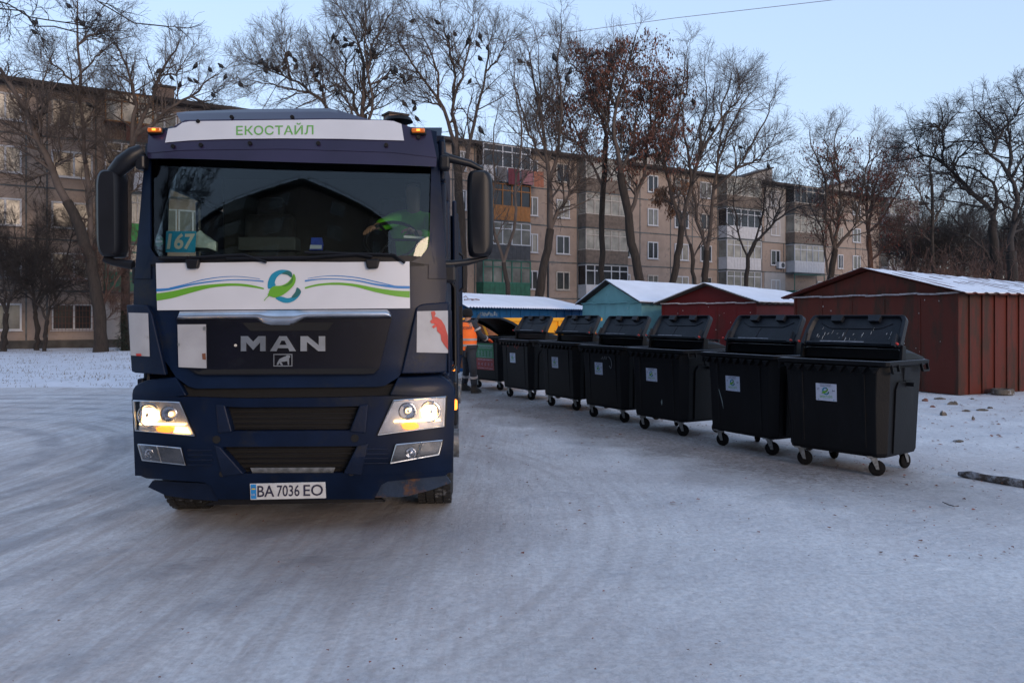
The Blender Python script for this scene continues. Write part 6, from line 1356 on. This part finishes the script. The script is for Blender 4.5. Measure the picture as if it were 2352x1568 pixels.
# near tree whose branches enter at the top left
tree('overhanging branches of a tree standing off the left edge', 17, [(-330, 908), (-320, 400), (-300, 60)],
     [(7, (-300, 60), (-100, -30), (0, 3), (60, 22), (110, 38), (150, 48), (187, 38)), (7, (-300, 60), (-60, 0), (0, 18), (60, 45), (102, 63), (150, 78), (190, 82)), (7, (-300, 60), (-100, -110), (100, -70), (232, 0), (264, 23), (302, 35), (328, 45), (345, 38))], 34, 22, 60, 'dark', (5, 4, 5), (1.1, .7, .45), up=-.05, drift=.3, group=None)
# small spruce beside the truck
sx, sy, _ = at(283, 812, 37.2); sp = empty('spruce_tree', (sx, sy, 0), (0, 0, 0), 'small dark green spruce by the wall, half behind the truck', 'tree')
MB().cyl((0, 0, 0), (0, 0, 1.9), .05, 8, 0, .015).build('trunk', M['trunkdark'], sp)
mb = MB(); rg = random.Random(4)
for i in range(1500):
    h = rg.random() ** 1.2; z = .15 + 1.8 * h; r = (1 - h) * .62 * rg.uniform(.3, 1) * (.8 + .3 * math.sin(z * 16)); a = rg.random() * 6.283; x, y = r * math.cos(a), r * math.sin(a); l = rg.uniform(.05, .13)
    mb.add([(x, y, z), (x + l * math.cos(a + .3), y + l * math.sin(a + .3), z - l * .35), (x + l * math.cos(a - .3), y + l * math.sin(a - .3), z - l * .3)], [(0, 1, 2)])
mb.build('needles', mat('spruce_needles', (.010, .022, .012), .9, 0, .4, 3), sp)
# ---------------------------------------------------------------- crows
M['feather'] = mat('black_feathers', (.006, .006, .008), .6, 0, .3, 30)
def crow_mesh(pitch, headup):
    mb = MB(); c, s = math.cos(pitch), math.sin(pitch); rings = []
    for u, w, h, dz in ((-.20, .018, .006, 0), (-.12, .026, .010, 0), (-.08, .032, .024, 0), (-.03, .052, .048, 0), (.03, .064, .060, 0), (.08, .055, .053, .004), (.115, .036, .036, .012), (.14, .033, .034, .02), (.165, .026, .027, .022), (.178, .010, .010, .020), (.21, .002, .003, .014)):
        uu, zz = (u, dz) if u < .1 else (.1 + (u - .1) * math.cos(headup), dz + (u - .1) * math.sin(-headup) * -1 * .3 + .01)
        w, h = w * 1.35, h * 1.35
        rings.append([(w * math.cos(t), (uu * c - (zz + h * math.sin(t)) * s), uu * s + (zz + h * math.sin(t)) * c) for t in [k * .5236 for k in range(12)]])
    mb.loft(rings)
    for x in (-.018, .018): mb.cyl((x, -.01, -.03), (x, -.012, -.095), .004, 5)
    o = mb.build('crow', M['feather'], None, sm=True); return o
CR = [crow_mesh(R(a), R(b)) for a, b in ((38, 30), (55, 40), (25, 10))]
pts = []
pts += [(.2686 * x, .2686 * y, 'a' if x < 1000 else 'b') for x, y in ((222, 52), (245, 28), (595, 60), (858, 135), (680, 160), (705, 190), (305, 283), (770, 905), (1352, 613), (1660, 573), (1468, 673), (1533, 728), (1640, 700), (1678, 700), (1800, 595), (1893, 575), (1925, 667), (2058, 742), (1828, 822))]
pts += [(574.2 + .29296 * x, .29296 * y, 'c' if x < 1120 else 'd') for x, y in ((80, 497), (125, 522), (137, 568), (168, 533), (203, 540), (235, 558), (267, 540), (290, 442), (317, 457), (283, 492), (362, 482), (362, 537), (489, 535), (551, 537), (515, 600), (548, 712), (685, 730), (645, 300), (685, 343), (757, 318), (740, 363), (788, 355), (940, 245), (850, 410), (928, 430), (970, 397), (963, 432), (975, 458), (1055, 612),
    (1130, 578), (1148, 552), (1190, 608), (1213, 650), (1250, 615), (1265, 168), (1470, 187), (1560, 298), (1618, 278), (1712, 328), (1727, 315), (1808, 295), (1815, 365), (1840, 388), (1787, 452), (1722, 655), (2118, 485), (2190, 515), (1218, 822), (1298, 833), (1310, 865), (1315, 945), (1825, 1040))]
pts += [(1148.4 + .29297 * x, .29297 * y, 'e') for x, y in ((435, 463), (775, 415), (720, 440), (665, 470), (870, 492), (555, 572), (530, 628), (697, 632), (748, 637), (805, 680), (1390, 685), (1515, 810), (1657, 1018), (1885, 1155), (2105, 1310))]
pts += [(2131, 453, 'f'), (2160, 451, 'f'), (2165, 379, 'f'), (1633, 298, 'e')]
LAB = dict(a=('black crow perched in the leaning tree at the left edge', 'crows in the left leaning tree'), b=('black crow perched in the tree left of the truck cab', 'crows left of the truck cab'), c=('black crow perched in the bare tree behind the truck roof', 'crows behind the truck roof'),
           d=('black crow perched in the bare tree above the right wing mirror', 'crows above the right wing mirror'), e=('black crow perched among the rusty leaved and bare crowns in the middle', 'crows in the middle trees'), f=('black crow perched in the thicket at the right', 'crows in the right thicket'))
AP = np.vstack(PERCH); AP = AP[AP[:, 1] > 25]; PX = 1176 + 1830 * AP[:, 0] / AP[:, 1]; PY = 727 - 1830 * (AP[:, 2] - EYE) / AP[:, 1]
rg = random.Random(9); used = [False] * 3
for px, py, k in pts:
    d = (PX - px) ** 2 + (PY - (py + 5)) ** 2; i = int(d.argmin()); p = AP[i]; v = rg.randrange(3)
    c = CR[v] if not used[v] else CR[v].copy()
    if used[v]: COL.objects.link(c)
    used[v] = True; c.location = (p[0], p[1] - .02, p[2] + .11); c.rotation_euler = (0, 0, rg.choice((R(90), R(-90))) + rg.uniform(-.8, .8)); s = rg.uniform(1.08, 1.3); c.scale = (s, s, s)
    tag(c, LAB[k][0], 'crow', LAB[k][1])

def behind(x, y, h, seed, lab):
    rng = np.random.default_rng(seed); f = lambda u, v, z: (1176 + 1830 * u, 0)
    g = empty('bare_tree', (x, y, 0), (0, 0, 0), lab, 'tree', 'bare trees behind the photographer')
    T = resample([(0, 0, -.1), (.1, 0, h * .2), (0, .1, h * .4)], 10); V, Q = tubes(T[None], np.linspace(.22, .15, 10)[None], 9); np_mesh('trunk', V, Q, M['trunkdark'], g)
    LP = np.stack([resample([(0, .1, h * .4 - .1 * i), (math.cos(a) * h * .12, math.sin(a) * h * .12, h * .62), (math.cos(a + .4) * h * .22, math.sin(a + .4) * h * .22, h * .95)], 10) for i, a in enumerate(np.arange(7) * .9)]); LR = np.tile(np.linspace(.09, .02, 10), (7, 1))
    P1, R1 = grow(LP, LR, 14, .3, 55, .1, .15, 7, rng, .05, .6, .016, 2.4); P2, R2 = grow(P1, R1, 9, .4, 45, .08, .2, 5, rng, .15, .7, .012, 1.1); P3, R3 = grow(P2, R2, 6, .4, 45, .05, .2, 4, rng, .15, .7, .009, .5)
    vs, qs, b = [], [], 0
    for P_, R_, ns in ((LP, LR, 6), (P1, R1, 4), (P2, R2, 3), (P3, R3, 3)): V, Q = tubes(P_, R_, ns); vs.append(V); qs.append(Q + b); b += len(V)
    np_mesh('crown', np.vstack(vs), np.vstack(qs), M['twigdark'], g)
behind(-9.5, -1.5, 10.5, 301, 'nearer bare tree behind the photographer, mirrored in the windscreen'); behind(-14, -6, 12, 302, 'farther bare tree behind the photographer beside the back block')
